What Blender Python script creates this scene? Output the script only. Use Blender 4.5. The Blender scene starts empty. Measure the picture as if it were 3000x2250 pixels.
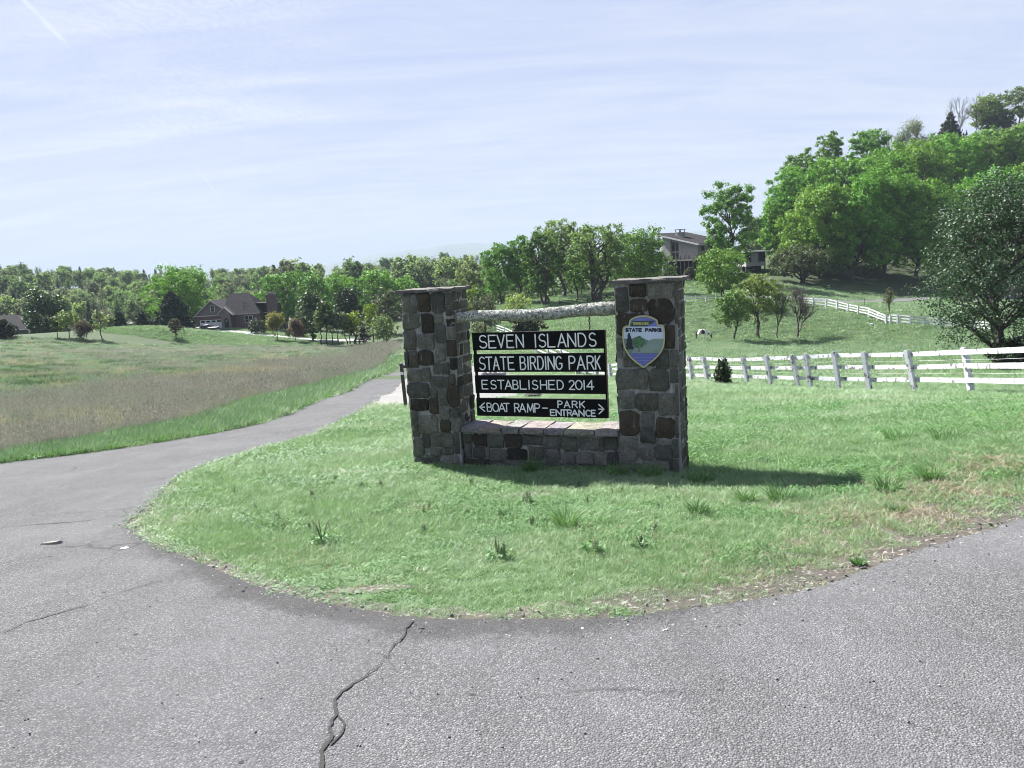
import bpy, bmesh, math, random
import numpy as np
from mathutils import Vector, Matrix
from mathutils.geometry import delaunay_2d_cdt

rng = np.random.default_rng(11)
R = random.Random(5)
scene = bpy.context.scene
COL = scene.collection

# ------------------------------------------------------------------ camera
FOC = 2253.0                       # focal length in pixels of the 3000 px wide photograph
EYE = Vector((0.0, 0.0, 1.65))
PITCH, ROLL = math.radians(8.95), math.radians(3.4)
FWD = Vector((0, math.cos(PITCH), -math.sin(PITCH)))
_r0 = Vector((1, 0, 0)); _u0 = Vector((0, math.sin(PITCH), math.cos(PITCH)))
RIGHT = _r0 * math.cos(ROLL) - _u0 * math.sin(ROLL)
UP = _u0 * math.cos(ROLL) + _r0 * math.sin(ROLL)
cd = bpy.data.cameras.new('camera'); cam = bpy.data.objects.new('camera', cd); COL.objects.link(cam)
cam.matrix_world = Matrix(((RIGHT.x, UP.x, -FWD.x, EYE.x), (RIGHT.y, UP.y, -FWD.y, EYE.y),
                           (RIGHT.z, UP.z, -FWD.z, EYE.z), (0, 0, 0, 1)))
cd.sensor_width = 36.0; cd.lens = FOC / 3000 * 36; cd.clip_start = 0.05; cd.clip_end = 30000
scene.camera = cam

# ------------------------------------------------------------------ sun, sky, exposure
SUN_EL, SUN_AZ = math.radians(44), math.radians(-39)     # azimuth from +Y, negative to the left
sun_dir = Vector((math.sin(SUN_AZ) * math.cos(SUN_EL), math.cos(SUN_AZ) * math.cos(SUN_EL), math.sin(SUN_EL)))
sl = bpy.data.lights.new('sun', 'SUN'); so = bpy.data.objects.new('sun', sl); COL.objects.link(so)
sl.energy = 5.0; sl.angle = math.radians(0.55); sl.color = (1.0, 0.975, 0.93)
so.rotation_euler = sun_dir.to_track_quat('Z', 'Y').to_euler(); so.location = (-30, 30, 60)

scene.view_settings.view_transform = 'Standard'; scene.view_settings.look = 'None'
scene.view_settings.gamma = 1.0; scene.view_settings.use_curve_mapping = False
scene.view_settings.exposure = 2.0
scene.render.engine = 'CYCLES'
scene.cycles.use_denoising = True; scene.cycles.filter_width = 1.0
scene.cycles.max_bounces = 5; scene.cycles.diffuse_bounces = 2; scene.cycles.transmission_bounces = 2
scene.cycles.transparent_max_bounces = 6; scene.cycles.volume_bounces = 0

def pix_ray(px, py):
    return FWD + RIGHT * ((px - 1500) / FOC) + UP * ((1125 - py) / FOC)

class NT:
    """small helper around a node tree"""
    def __init__(self, tree):
        self.t = tree; self.n = tree.nodes; self.l = tree.links
    def add(self, kind, **kw):
        x = self.n.new(kind)
        for k, v in kw.items():
            if k.startswith('i_'):
                x.inputs[k[2:].replace('_', ' ')].default_value = v
            else:
                setattr(x, k, v)
        return x
    def link(self, a, b): self.l.new(a, b)
    def math(self, op, a, b=None, c=None, clamp=False):
        x = self.n.new('ShaderNodeMath'); x.operation = op; x.use_clamp = clamp
        for i, v in enumerate((a, b, c)):
            if v is None: continue
            if isinstance(v, (int, float)): x.inputs[i].default_value = v
            else: self.l.new(v, x.inputs[i])
        return x.outputs[0]
    def vmath(self, op, a, b=None):
        x = self.n.new('ShaderNodeVectorMath'); x.operation = op
        for i, v in enumerate((a, b)):
            if v is None: continue
            if isinstance(v, (tuple, list, Vector)): x.inputs[i].default_value = tuple(v)
            else: self.l.new(v, x.inputs[i])
        return x.outputs['Value'] if op in ('DOT_PRODUCT', 'LENGTH', 'DISTANCE') else x.outputs['Vector']
    def ramp(self, fac, stops, interp='LINEAR'):
        x = self.n.new('ShaderNodeValToRGB'); cr = x.color_ramp; cr.interpolation = interp
        while len(cr.elements) < len(stops): cr.elements.new(0.5)
        for e, (p, c) in zip(cr.elements, stops):
            e.position = p; e.color = (c[0], c[1], c[2], 1) if not isinstance(c, (int, float)) else (c, c, c, 1)
        self.l.new(fac, x.inputs[0]); return x.outputs[0]
    def noise(self, vec, scale, detail=4, rough=0.55, dist=0.0):
        x = self.n.new('ShaderNodeTexNoise'); x.inputs['Scale'].default_value = scale
        x.inputs['Detail'].default_value = detail; x.inputs['Roughness'].default_value = rough
        x.inputs['Distortion'].default_value = dist
        if vec is not None: self.l.new(vec, x.inputs['Vector'])
        return x.outputs['Fac']
    def voro(self, vec, scale, feature='F1', out='Distance'):
        x = self.n.new('ShaderNodeTexVoronoi'); x.feature = feature; x.inputs['Scale'].default_value = scale
        if vec is not None: self.l.new(vec, x.inputs['Vector'])
        return x.outputs[out]
    def mix(self, fac, a, b, mode='MIX'):
        x = self.n.new('ShaderNodeMix'); x.data_type = 'RGBA'; x.blend_type = mode
        for s, v in ((x.inputs[0], fac), (x.inputs[6], a), (x.inputs[7], b)):
            if isinstance(v, (int, float)): s.default_value = v
            elif isinstance(v, tuple): s.default_value = (v[0], v[1], v[2], 1)
            else: self.l.new(v, s)
        return x.outputs[2]
    def mapping(self, vec, scale=(1, 1, 1), rot=(0, 0, 0)):
        x = self.n.new('ShaderNodeMapping'); x.inputs['Scale'].default_value = scale; x.inputs['Rotation'].default_value = rot
        self.l.new(vec, x.inputs['Vector']); return x.outputs[0]
    def bump(self, h, strength, dist=0.01):
        x = self.n.new('ShaderNodeBump'); x.inputs['Strength'].default_value = strength; x.inputs['Distance'].default_value = dist
        self.l.new(h, x.inputs['Height']); return x.outputs[0]
    def pos(self): return self.n.new('ShaderNodeNewGeometry').outputs['Position']
    def objco(self): return self.n.new('ShaderNodeTexCoord').outputs['Object']
    def attr(self, name): 
        x = self.n.new('ShaderNodeAttribute'); x.attribute_name = name; return x

# sky: Nishita with thin cirrus, an icy veil and two contrails
world = bpy.data.worlds.new('World'); scene.world = world; world.use_nodes = True
W = NT(world.node_tree); W.n.clear()
sky = W.add('ShaderNodeTexSky', sky_type='NISHITA', sun_disc=False, sun_elevation=SUN_EL, altitude=300,
            air_density=1.0, dust_density=1.2, ozone_density=1.5)
sky.sun_rotation = SUN_AZ
tc = W.n.new('ShaderNodeTexCoord').outputs['Generated']
dirn = W.vmath('NORMALIZE', tc)
sep = W.n.new('ShaderNodeSeparateXYZ'); W.link(dirn, sep.inputs[0])
zc = W.math('ADD', W.math('MAXIMUM', sep.outputs[2], 0.0), 0.14)
comb = W.n.new('ShaderNodeCombineXYZ')
W.link(W.math('DIVIDE', sep.outputs[0], zc), comb.inputs[0]); W.link(W.math('DIVIDE', sep.outputs[1], zc), comb.inputs[1])
pl = comb.outputs[0]
wv = W.mapping(pl, (0.6, 2.1, 1), (0, 0, math.radians(24)))
n1 = W.noise(wv, 1.3, 10, 0.66, 1.6)
wv2 = W.mapping(pl, (0.5, 3.6, 1), (0, 0, math.radians(-8)))
n2 = W.noise(wv2, 1.1, 7, 0.6, 0.5)
rip = W.n.new('ShaderNodeTexWave'); rip.inputs['Scale'].default_value = 7.5; rip.inputs['Distortion'].default_value = 14.0
rip.inputs['Detail'].default_value = 4; rip.inputs['Detail Scale'].default_value = 2.2
W.link(W.mapping(pl, (1, 1, 1), (0, 0, math.radians(20))), rip.inputs['Vector'])
# patch of rippled cirrus high on the left
rc = pix_ray(560, 170).normalized()
rpd = W.math('SUBTRACT', 1.0, W.math('MULTIPLY', W.math('SUBTRACT', 1.0, W.vmath('DOT_PRODUCT', dirn, tuple(rc))), 48.0), clamp=True)
rpatch = W.math('MULTIPLY', W.math('MULTIPLY', W.math('MULTIPLY', rip.outputs['Fac'], rpd), W.ramp(n2, [(.35, .2), (.6, 1)])), 0.24)
veil = W.ramp(n1, [(0.36, 0.0), (0.72, 1.0)])
veil2 = W.ramp(n2, [(0.45, 0.0), (0.75, 1.0)])
low = W.math('SUBTRACT', 1.0, W.math('MULTIPLY', W.math('MAXIMUM', sep.outputs[2], 0.0), 1.5), clamp=True)
cl = W.math('ADD', W.math('MULTIPLY', veil, 0.42), W.math('MULTIPLY', veil2, 0.30))
cl = W.math('ADD', cl, rpatch)
cl = W.math('ADD', cl, W.math('MULTIPLY', W.math('POWER', low, 2.0), 0.62))
def trail(p0, p1, width, amount):
    a, b = pix_ray(*p0).normalized(), pix_ray(*p1).normalized()
    n = a.cross(b).normalized(); m = (a + b).normalized(); half = a.dot(m)
    d = W.math('ABSOLUTE', W.vmath('DOT_PRODUCT', dirn, tuple(n)))
    line = W.math('SUBTRACT', 1.0, W.math('DIVIDE', d, width), clamp=True)
    seg = W.math('MULTIPLY', W.math('SUBTRACT', W.vmath('DOT_PRODUCT', dirn, tuple(m)), half), 1 / max(1e-5, 1 - half) * 1.6, clamp=True)
    brk = W.ramp(W.noise(dirn, 60, 3), [(0.3, 0.35), (0.6, 1.0)])
    return W.math('MULTIPLY', W.math('MULTIPLY', line, seg), W.math('MULTIPLY', brk, amount))
cl = W.math('ADD', cl, trail((40, -30), (215, 150), 0.0032, 0.75))
cl = W.math('ADD', cl, trail((560, 470), (660, 600), 0.0018, 0.42))
cl = W.math('ADD', cl, W.math('MULTIPLY', trail((-900, 180), (900, 330), 0.012, 0.25), 1.0))
cl = W.math('MINIMUM', cl, 1.0)
# an icy veil covers the whole sky: blue where it is thin, white in its streaks
veilc = W.mix(cl, (2.35, 2.78, 4.5), (4.22, 4.45, 4.85))
skyc = W.mix(0.93, sky.outputs[0], veilc)
bg = W.n.new('ShaderNodeBackground'); W.link(skyc, bg.inputs['Color']); bg.inputs['Strength'].default_value = 0.05
wo = W.n.new('ShaderNodeOutputWorld'); W.link(bg.outputs[0], wo.inputs['Surface'])

# ------------------------------------------------------------------ object helpers
def tag(o, label=None, cat=None, group=None, kind=None):
    if label: o['label'] = label
    if cat: o['category'] = cat
    if group: o['group'] = group
    if kind: o['kind'] = kind
    return o
def empty(name, loc=(0, 0, 0), rz=0.0, label=None, cat=None, group=None):
    o = bpy.data.objects.new(name, None); COL.objects.link(o)
    o.location = loc; o.rotation_euler = (0, 0, rz); o.empty_display_size = 0.3
    return tag(o, label, cat, group)
def link(name, me, mat=None, parent=None, smooth=False, color=None):
    if mat is not None and len(me.materials) == 0: me.materials.append(mat)
    if smooth: me.shade_smooth()
    o = bpy.data.objects.new(name, me); COL.objects.link(o)
    if parent is not None: o.parent = parent
    if color is not None: o.color = (color[0], color[1], color[2], 1)
    return o
def pymesh(name, verts, faces):
    me = bpy.data.meshes.new(name); me.from_pydata([tuple(v) for v in verts], [], faces); me.update(); return me
def obj(name, verts, faces, mat=None, parent=None, smooth=False, color=None):
    return link(name, pymesh(name, verts, faces), mat, parent, smooth, color)
def npmesh(name, V, F, k):
    """numpy mesh of k-sided faces"""
    me = bpy.data.meshes.new(name); V = np.asarray(V, np.float32); F = np.asarray(F, np.int32)
    me.vertices.add(len(V)); me.vertices.foreach_set('co', V.ravel())
    me.loops.add(F.size); me.loops.foreach_set('vertex_index', F.ravel())
    me.polygons.add(len(F)); me.polygons.foreach_set('loop_start', np.arange(0, F.size, k, dtype=np.int32))
    me.polygons.foreach_set('loop_total', np.full(len(F), k, np.int32))
    me.update(calc_edges=True); return me
class MB:
    """collects boxes, bars and tubes into one mesh"""
    def __init__(self): self.v = []; self.f = []
    def raw(self, vs, fs):
        b = len(self.v); self.v += [tuple(x) for x in vs]; self.f += [tuple(i + b for i in f) for f in fs]; return self
    def box(self, x0, x1, y0, y1, z0, z1):
        return self.raw([(x0, y0, z0), (x1, y0, z0), (x1, y1, z0), (x0, y1, z0), (x0, y0, z1), (x1, y0, z1), (x1, y1, z1), (x0, y1, z1)],
                        [(3, 2, 1, 0), (4, 5, 6, 7), (0, 1, 5, 4), (1, 2, 6, 5), (2, 3, 7, 6), (3, 0, 4, 7)])
    def bar(self, p, q, w, h, up=(0, 0, 1)):
        """rectangular bar from p to q, w across, h along up"""
        p, q, up = Vector(p), Vector(q), Vector(up); d = (q - p).normalized(); s = d.cross(up).normalized() * (w / 2); t = s.cross(d).normalized() * (h / 2)
        vs = [a + x * s + y * t for a in (p, q) for x, y in ((-1, -1), (1, -1), (1, 1), (-1, 1))]
        return self.raw(vs, [(3, 2, 1, 0), (4, 5, 6, 7), (0, 1, 5, 4), (1, 2, 6, 5), (2, 3, 7, 6), (3, 0, 4, 7)])
    def tube(self, pts, rad, n=6, cap=True):
        pts = [Vector(p) for p in pts]; b = len(self.v); m = len(pts)
        if isinstance(rad, (int, float)): rad = [rad] * m
        for i, p in enumerate(pts):
            d = (pts[min(i + 1, m - 1)] - pts[max(i - 1, 0)]).normalized()
            a = d.orthogonal().normalized() if i == 0 else (a - d * a.dot(d)).normalized()
            c = d.cross(a)
            for k in range(n):
                t = 2 * math.pi * k / n; self.v.append(tuple(p + (a * math.cos(t) + c * math.sin(t)) * rad[i]))
        for i in range(m - 1):
            for k in range(n):
                k2 = (k + 1) % n
                self.f.append((b + i * n + k, b + i * n + k2, b + (i + 1) * n + k2, b + (i + 1) * n + k))
        if cap:
            self.f.append(tuple(b + k for k in reversed(range(n)))); self.f.append(tuple(b + (m - 1) * n + k for k in range(n)))
        return self
    def prism(self, poly, axis_from, axis_to, frame):
        """poly of (a, b) swept between two offsets; frame(a, b, w) gives the point"""
        n = len(poly)
        vs = [frame(a, b, axis_from) for a, b in poly] + [frame(a, b, axis_to) for a, b in poly]
        fs = [tuple(range(n - 1, -1, -1)), tuple(range(n, 2 * n))] + [(i, (i + 1) % n, n + (i + 1) % n, n + i) for i in range(n)]
        return self.raw(vs, fs)
    def build(self, name, mat=None, parent=None, smooth=False, color=None):
        me = pymesh(name, self.v, self.f)
        bm = bmesh.new(); bm.from_mesh(me); bmesh.ops.recalc_face_normals(bm, faces=bm.faces); bm.to_mesh(me); bm.free()
        return link(name, me, mat, parent, smooth, color)
def copy_tree(o, parent=None):
    c = o.copy(); COL.objects.link(c)
    if parent is not None: c.parent = parent
    for ch in list(o.children): copy_tree(ch, c)
    return c

# ------------------------------------------------------------------ materials
def new_mat(name):
    m = bpy.data.materials.new(name); m.use_nodes = True; t = NT(m.node_tree); t.n.clear()
    out = t.n.new('ShaderNodeOutputMaterial'); b = t.n.new('ShaderNodeBsdfPrincipled'); t.link(b.outputs[0], out.inputs['Surface'])
    return m, t, b, out
def simple(name, col, rough=0.7, var=0.12, scale=8.0, bump=0.0, metal=0.0, spec=0.5):
    m, t, b, o = new_mat(name)
    p = t.objco(); f = t.noise(p, scale, 5)
    c = t.mix(t.math('MULTIPLY', f, 1.0), tuple(x * (1 - var) for x in col), tuple(min(1, x * (1 + var)) for x in col))
    t.link(c, b.inputs['Base Color']); b.inputs['Roughness'].default_value = rough; b.inputs['Metallic'].default_value = metal
    b.inputs['Specular IOR Level'].default_value = spec
    if bump: t.link(t.bump(f, bump), b.inputs['Normal'])
    return m
# ------------------------------------------------------------------ terrain
# control points: pixel column and row of a spot on the ground in the photograph and its distance in metres
CP = [(2850, 1153, 20.9), (2660, 1148, 23.2), (2450, 1147, 24.8), (2360, 1139, 27), (2265, 1136, 30), (2140, 1122, 36),
      (2060, 998, 100), (2240, 993, 105), (2340, 991, 106), (2400, 1050, 60), (2700, 1040, 55), (2960, 1065, 42),
      (2340, 896, 128), (2500, 921, 117), (2600, 949, 107), (2720, 958, 102), (2900, 965, 98),
      (2600, 882, 150), (2450, 868, 150), (2750, 875, 150), (2950, 880, 150),
      (2440, 825, 172), (2560, 832, 172), (2750, 838, 172), (2950, 845, 172),
      (2060, 806, 178), (2200, 802, 180), (2320, 806, 178), (2010, 865, 145), (2150, 866, 140), (1900, 868, 140),
      (1750, 888, 138), (1600, 893, 150), (1500, 893, 150), (1700, 940, 112), (1560, 1030, 72), (1850, 960, 104), (1450, 1000, 95),
      (0, 982, 145), (150, 986, 142), (350, 966, 150), (480, 962, 155), (517, 992, 150), (300, 994, 140),
      (600, 972, 174), (670, 962, 180), (760, 972, 178), (640, 1012, 148), (900, 1010, 150), (850, 984, 170), (1040, 1007, 152), (1150, 1006, 142),
      (1380, 985, 130),
      # wooded hill on the right
      (2300, 760, 200), (2420, 735, 205), (2600, 720, 200), (2800, 720, 200), (3000, 700, 200),
      (2420, 640, 245), (2600, 580, 245), (2800, 560, 245), (3000, 540, 245),
      (2500, 590, 290), (2700, 480, 300), (2900, 400, 310), (3100, 350, 310), (3300, 300, 310), (3300, 600, 230), (3300, 780, 190),
      (2750, 455, 350), (2950, 370, 360), (3200, 320, 370), (2400, 700, 300), (2200, 770, 260),
      ]
CPW = []
for px, py, D in CP:
    p = EYE + pix_ray(px, py) * D; CPW.append((p.x, p.y, p.z))
def at_depth(px, D, z):
    d = pix_ray(px, 1125); s = D; CPW.append((d.x * s, d.y * s, z))
# near ground: flat round the photographer, then falling away from the road
for x, y in ((-12, -8), (0, -8), (12, -8), (-12, 0), (-6, 0), (0, 0), (6, 0), (12, 1), (-8, 2.8), (-4, 2.9), (0, 2.9), (4, 2.9), (7, 3.6), (11, 5), (18, 7), (-18, 0), (-30, -10), (30, -5), (0, -40), (-60, -40), (60, -40)):
    CPW.append((x, y, 0.0 if abs(x) < 25 and y > -30 else 0.6))
for u, w, z in ((-4.24, 0, -.515), (-3.63, 0, -.53), (-1.85, 0, -.5), (-1.25, 0, -.505), (-2.7, .4, -.53), (-2.7, -1.2, -.40), (-1.2, 0.5, -.52), (-4.3, .5, -.56)):
    k = 7.3997 + w; a = math.radians(22)
    CPW.append((u * math.cos(a) + k * math.sin(a), -u * math.sin(a) + k * math.cos(a), z))
for px in (-700, -250, 0, 400, 800, 1150):
    k = (1150 - px) / 1150
    for D, z in ((6, -.30), (9, -.66), (14, -1.2), (25, -2.42), (40, -3.95), (70, -6.2), (105, -8.9)):
        at_depth(px, D, z + (0.028 * max(0, D - 14) * k * 0.9))
for px in (1500, 1800, 2100):
    for D, z in ((12, -.95), (20, -2.0), (30, -3.45)): at_depth(px, D, z)
at_depth(1500, 48, -5.4); at_depth(1900, 55, -6.2); at_depth(2600, 14, -1.35); at_depth(2600, 9, -.55); at_depth(3000, 8, -.3); at_depth(3200, 14, -1.4); at_depth(3300, 24, -3.0); at_depth(2300, 12, -1.0)
at_depth(3300, 60, -6.5); at_depth(3400, 110, -9.5); at_depth(3500, 160, -7)
# valley and wooded ridge on the left and in the middle
for px, prof in ((-600, ((190, -12), (260, -9), (340, 4), (430, 15), (560, 18))), (0, ((185, -13), (250, -13), (320, -3), (400, 6.0), (520, 9))),
                 (250, ((185, -13), (250, -14), (330, -8), (420, -.5), (540, 2))), (500, ((215, -14), (280, -14), (360, -9), (450, -3.5), (560, -2))),
                 (800, ((220, -14), (300, -14), (380, -10), (470, -4.5), (570, -3))), (1100, ((190, -13), (290, -14), (380, -11), (470, -5), (570, -3))),
                 (1400, ((200, -10), (290, -13), (380, -11), (470, -5), (570, -3))), (1700, ((200, -7), (290, -12), (400, -13), (570, -8))), (2000, ((230, -6), (320, -9), (570, -10)))):
    for D, z in prof: at_depth(px, D, z)
CPW = np.array(CPW, float)
def tps_fit(P, smooth=0.6):
    S = 50.0; X = P[:, :2] / S; n = len(X)
    d2 = ((X[:, None] - X[None]) ** 2).sum(-1)
    K = np.where(d2 > 0, 0.5 * d2 * np.log(np.maximum(d2, 1e-12)), 0)
    dist = np.hypot(P[:, 0], P[:, 1]); K += np.diag(1e-5 + smooth * 1e-4 * (dist / 60) ** 2)
    A = np.zeros((n + 3, n + 3)); A[:n, :n] = K; A[:n, n] = 1; A[:n, n + 1:] = X; A[n, :n] = 1; A[n + 1:, :n] = X.T
    sol = np.linalg.solve(A, np.r_[P[:, 2], 0, 0, 0]); return X, sol, S
TX, TW, TS = tps_fit(CPW)
def ground_z(x, y):
    x = np.atleast_1d(np.asarray(x, float)); y = np.atleast_1d(np.asarray(y, float)); sh = x.shape
    q = np.stack([x.ravel(), y.ravel()], 1) / TS; out = np.empty(len(q))
    for i in range(0, len(q), 20000):
        s = q[i:i + 20000]; d2 = ((s[:, None] - TX[None]) ** 2).sum(-1)
        out[i:i + 20000] = (0.5 * d2 * np.log(np.maximum(d2, 1e-12))) @ TW[:-3] + TW[-3] + s @ TW[-2:]
    r = np.hypot(q[:, 0], q[:, 1]) * TS
    f = np.clip((r - 560) / 240, 0, 1); f = f * f * (3 - 2 * f)
    back = np.clip((-(q[:, 1] * TS) - 10) / 40, 0, 1)
    out = out * (1 - back) + 0.3 * back
    out = np.clip(out, -18, 95) * (1 - f) + (-9.0) * f
    return out.reshape(sh)
def gz(x, y): return float(ground_z(x, y)[0])
_ts = np.exp(np.linspace(math.log(1.5), math.log(620), 900))
def hit(px, py):
    """where a sight line through a spot of the photograph meets the ground"""
    d = pix_ray(px, py); z = ground_z(d.x * _ts, d.y * _ts); h = EYE.z + d.z * _ts - z
    i = np.argmax(h < 0)
    if h[i] >= 0: i = len(_ts) - 1
    t0, t1 = _ts[max(i - 1, 0)], _ts[i]
    h0, h1 = h[max(i - 1, 0)], h[i]
    t = t0 + (t1 - t0) * (h0 / (h0 - h1 + 1e-9)) if h0 > 0 else t1
    x, y = d.x * t, d.y * t
    return Vector((x, y, gz(x, y)))
def on_ground(px, D):
    d = pix_ray(px, 1125); return Vector((d.x * D, d.y * D, gz(d.x * D, d.y * D)))
def stand(px, py, D):
    """a spot at distance D on the column of a pixel near row py, standing on the ground"""
    d = pix_ray(px, py); return Vector((d.x * D, d.y * D, gz(d.x * D, d.y * D)))
def depth(p): return (Vector(p) - EYE).dot(FWD)
def in_poly(x, y, poly):
    x = np.asarray(x); y = np.asarray(y); r = np.zeros(x.shape, bool); n = len(poly)
    for i in range(n):
        x0, y0 = poly[i]; x1, y1 = poly[(i + 1) % n]
        c = ((y0 > y) != (y1 > y)) & (x < (x1 - x0) * (y - y0) / (y1 - y0 + 1e-12) + x0); r ^= c
    return r
def edge_dist(x, y, line):
    x = np.asarray(x, float); y = np.asarray(y, float); d = np.full(x.shape, 1e9)
    for (x0, y0), (x1, y1) in zip(line[:-1], line[1:]):
        dx, dy = x1 - x0, y1 - y0; t = np.clip(((x - x0) * dx + (y - y0) * dy) / (dx * dx + dy * dy + 1e-12), 0, 1)
        d = np.minimum(d, np.hypot(x - x0 - t * dx, y - y0 - t * dy))
    return d
def smooth_line(pts, step, wob=0.0, seed=0):
    """resampled polyline with a little raggedness"""
    q = [Vector((p[0], p[1])) for p in pts]; out = []; rr = random.Random(seed)
    for i in range(len(q) - 1):
        p0 = q[max(i - 1, 0)]; p1 = q[i]; p2 = q[i + 1]; p3 = q[min(i + 2, len(q) - 1)]
        n = max(1, int((p2 - p1).length / step))
        for k in range(n):
            t = k / n; t2 = t * t; t3 = t2 * t
            v = 0.5 * ((2 * p1) + (p2 - p0) * t + (2 * p0 - 5 * p1 + 4 * p2 - p3) * t2 + (3 * p1 - p0 - 3 * p2 + p3) * t3)
            out.append((v.x + rr.uniform(-wob, wob), v.y + rr.uniform(-wob, wob)))
    out.append((q[-1].x, q[-1].y)); return out

# lines on the ground, read from the photograph
def G2(px, py): p = hit(px, py); return (p.x, p.y)
EDGE_PX = [(1176, 1125), (1093, 1187), (1024, 1223), (916, 1273), (825, 1300), (687, 1337), (601, 1363), (515, 1403), (458, 1460), (401, 1512), (372, 1540),
           (420, 1578), (487, 1615), (618, 1667), (773, 1730), (1000, 1781), (1212, 1815), (1458, 1820), (1687, 1821), (1859, 1810), (2000, 1793),
           (2239, 1760), (2412, 1722), (2543, 1673), (2705, 1613), (2868, 1567), (3000, 1521)]
lawn_edge = [G2(*p) for p in EDGE_PX]
e0 = Vector(lawn_edge[-1]); ed = (e0 - Vector(lawn_edge[-3])).normalized()
lawn_edge += [tuple(e0 + ed * 2.0 + Vector((0.1, .2))), tuple(e0 + ed * 5.0 + Vector((.4, .9))), tuple(e0 + ed * 12.0 + Vector((1, 2.5)))]
ROADL_PX = [(1183, 1053), (1133, 1092), (1042, 1129), (934, 1172), (807, 1226), (663, 1262), (500, 1291), (300, 1322), (0, 1360)]
road_left = [G2(*p) for p in ROADL_PX]
l0 = Vector(road_left[-1]); ld = (l0 - Vector(road_left[-3])).normalized()
road_left += [tuple(l0 + ld * 3), tuple(l0 + ld * 8 + Vector((0, -1.0))), tuple(l0 + ld * 16 + Vector((0, -4)))]
road_far_l = [tuple(on_ground(1290, 70).xy), tuple(on_ground(1235, 62).xy)]
road_far_r = [tuple(on_ground(1330, 58).xy), tuple(on_ground(1240, 40).xy)]
lawn_edge_f = smooth_line(lawn_edge, 0.035, 0.011, 3)
road_left_f = smooth_line(road_left, 0.12, 0.02, 4)
VERGE_PX = [(1169, 1020), (1115, 1074), (1006, 1114), (862, 1150), (717, 1183), (572, 1234), (400, 1268), (145, 1313), (0, 1340), (-300, 1390)]
verge_line = [G2(*p) for p in VERGE_PX]
BROWN_PX = [(-300, 1215), (0, 1190), (180, 1168), (330, 1140), (600, 1112), (800, 1082), (1000, 1050), (1165, 1012)]
brown_line = [G2(*p) for p in BROWN_PX]
MEADOW_TOP_PX = [(1166, 1004), (870, 1009), (640, 1012), (530, 1004), (430, 1012), (340, 1000), (150, 990), (0, 984), (-200, 984)]
meadow_top = [G2(*p) for p in MEADOW_TOP_PX]
FENCE_PX = [(3300, 1195), (2850, 1153), (2664, 1150), (2549, 1145), (2459, 1147), (2376, 1139), (2340, 1139), (2260, 1136), (2191, 1130), (2130, 1127), (2074, 1122), (2027, 1121), (1950, 1115), (1800, 1105), (1690, 1098)]
fence_line = [G2(*p) for p in FENCE_PX]
lawn_poly = lawn_edge + [tuple(e0 + ed * 12 + Vector((8, 10)))] + fence_line + [G2(1480, 1080), G2(1180, 1115)]
meadow_poly = verge_line + [G2(-300, 1215)] + [tuple(on_ground(-350, 130).xy)] + meadow_top[-2::-1]
brown_poly = verge_line + brown_line
gravel_poly = [G2(*p) for p in ((1097, 1185), (1130, 1160), (1178, 1122), (1240, 1098), (1390, 1070), (1480, 1086), (1500, 1104), (1410, 1125), (1545, 1152), (1530, 1164), (1470, 1169), (1390, 1178), (1180, 1191))]
house_lawn_poly = [G2(870, 1009), G2(640, 1012), G2(530, 1004), G2(300, 975)] + [tuple(on_ground(300, 165).xy), tuple(on_ground(560, 200).xy), tuple(on_ground(950, 190).xy), tuple(on_ground(1080, 160).xy), G2(1000, 1006)]

# ------------------------------------------------------------------ ground sheet
def build_ground():
    a_in = np.linspace(-44, 44, 330); a_out = np.linspace(44, 316, 70)[1:-1]
    az = np.radians(np.r_[a_in, a_out]); na = len(az)
    r = np.r_[np.exp(np.linspace(math.log(0.6), math.log(700), 250)), np.exp(np.linspace(math.log(760), math.log(11500), 16))]
    nr = len(r); Rr, Az = np.meshgrid(r, az, indexing='ij')
    X = Rr * np.sin(Az); Y = Rr * np.cos(Az); Z = ground_z(X, Y)
    Z = Z + np.where(Rr > 30, 0.05 * np.sin(X * .31 + 1.3 * np.sin(Y * .21)) * np.sin(Y * .27 + X * .11), 0)
    V = np.stack([X.ravel(), Y.ravel(), Z.ravel()], 1); V = np.r_[V, [[0, 0, gz(0, 0)]]]
    i, j = np.meshgrid(np.arange(nr - 1), np.arange(na), indexing='ij'); j2 = (j + 1) % na
    F = np.stack([i * na + j, i * na + j2, (i + 1) * na + j2, (i + 1) * na + j], -1).reshape(-1, 4)[:, ::-1]
    me = npmesh('ground', V, F, 4)
    x, y = V[:, 0], V[:, 1]
    def put(name, val):
        at = me.attributes.new(name, 'FLOAT', 'POINT'); at.data.foreach_set('value', np.asarray(val, np.float32))
    meadow = in_poly(x, y, meadow_poly).astype(float); brown = in_poly(x, y, brown_poly).astype(float)
    lawn = in_poly(x, y, lawn_poly).astype(float); hl = in_poly(x, y, house_lawn_poly).astype(float)
    rr = np.hypot(x, y)
    wood = np.clip((rr - 205) / 25, 0, 1) * np.clip((640 - rr) / 60, 0, 1) + 0.0
    wood = np.maximum(wood, np.clip((rr - 184) / 10, 0, 1) * (np.arctan2(x, y) > math.radians(19)) * np.clip((640 - rr) / 60, 0, 1))
    put('meadow', meadow); put('brown', brown); put('mown', np.maximum(lawn, hl)); put('wood', wood)
    return me
m, t, b, o = new_mat('ground_cover')
P = t.pos()
big = t.noise(P, 0.07, 5, 0.6); mid = t.noise(P, 0.6, 5, 0.6); fine = t.noise(P, 9, 4, 0.7)
past = t.mix(t.ramp(mid, [(0.3, 0.0), (0.7, 1.0)]), (0.038, 0.066, 0.03), (0.058, 0.085, 0.042))
past = t.mix(t.ramp(big, [(0.4, 0.0), (0.7, 0.6)]), past, (0.085, 0.10, 0.06))
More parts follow.
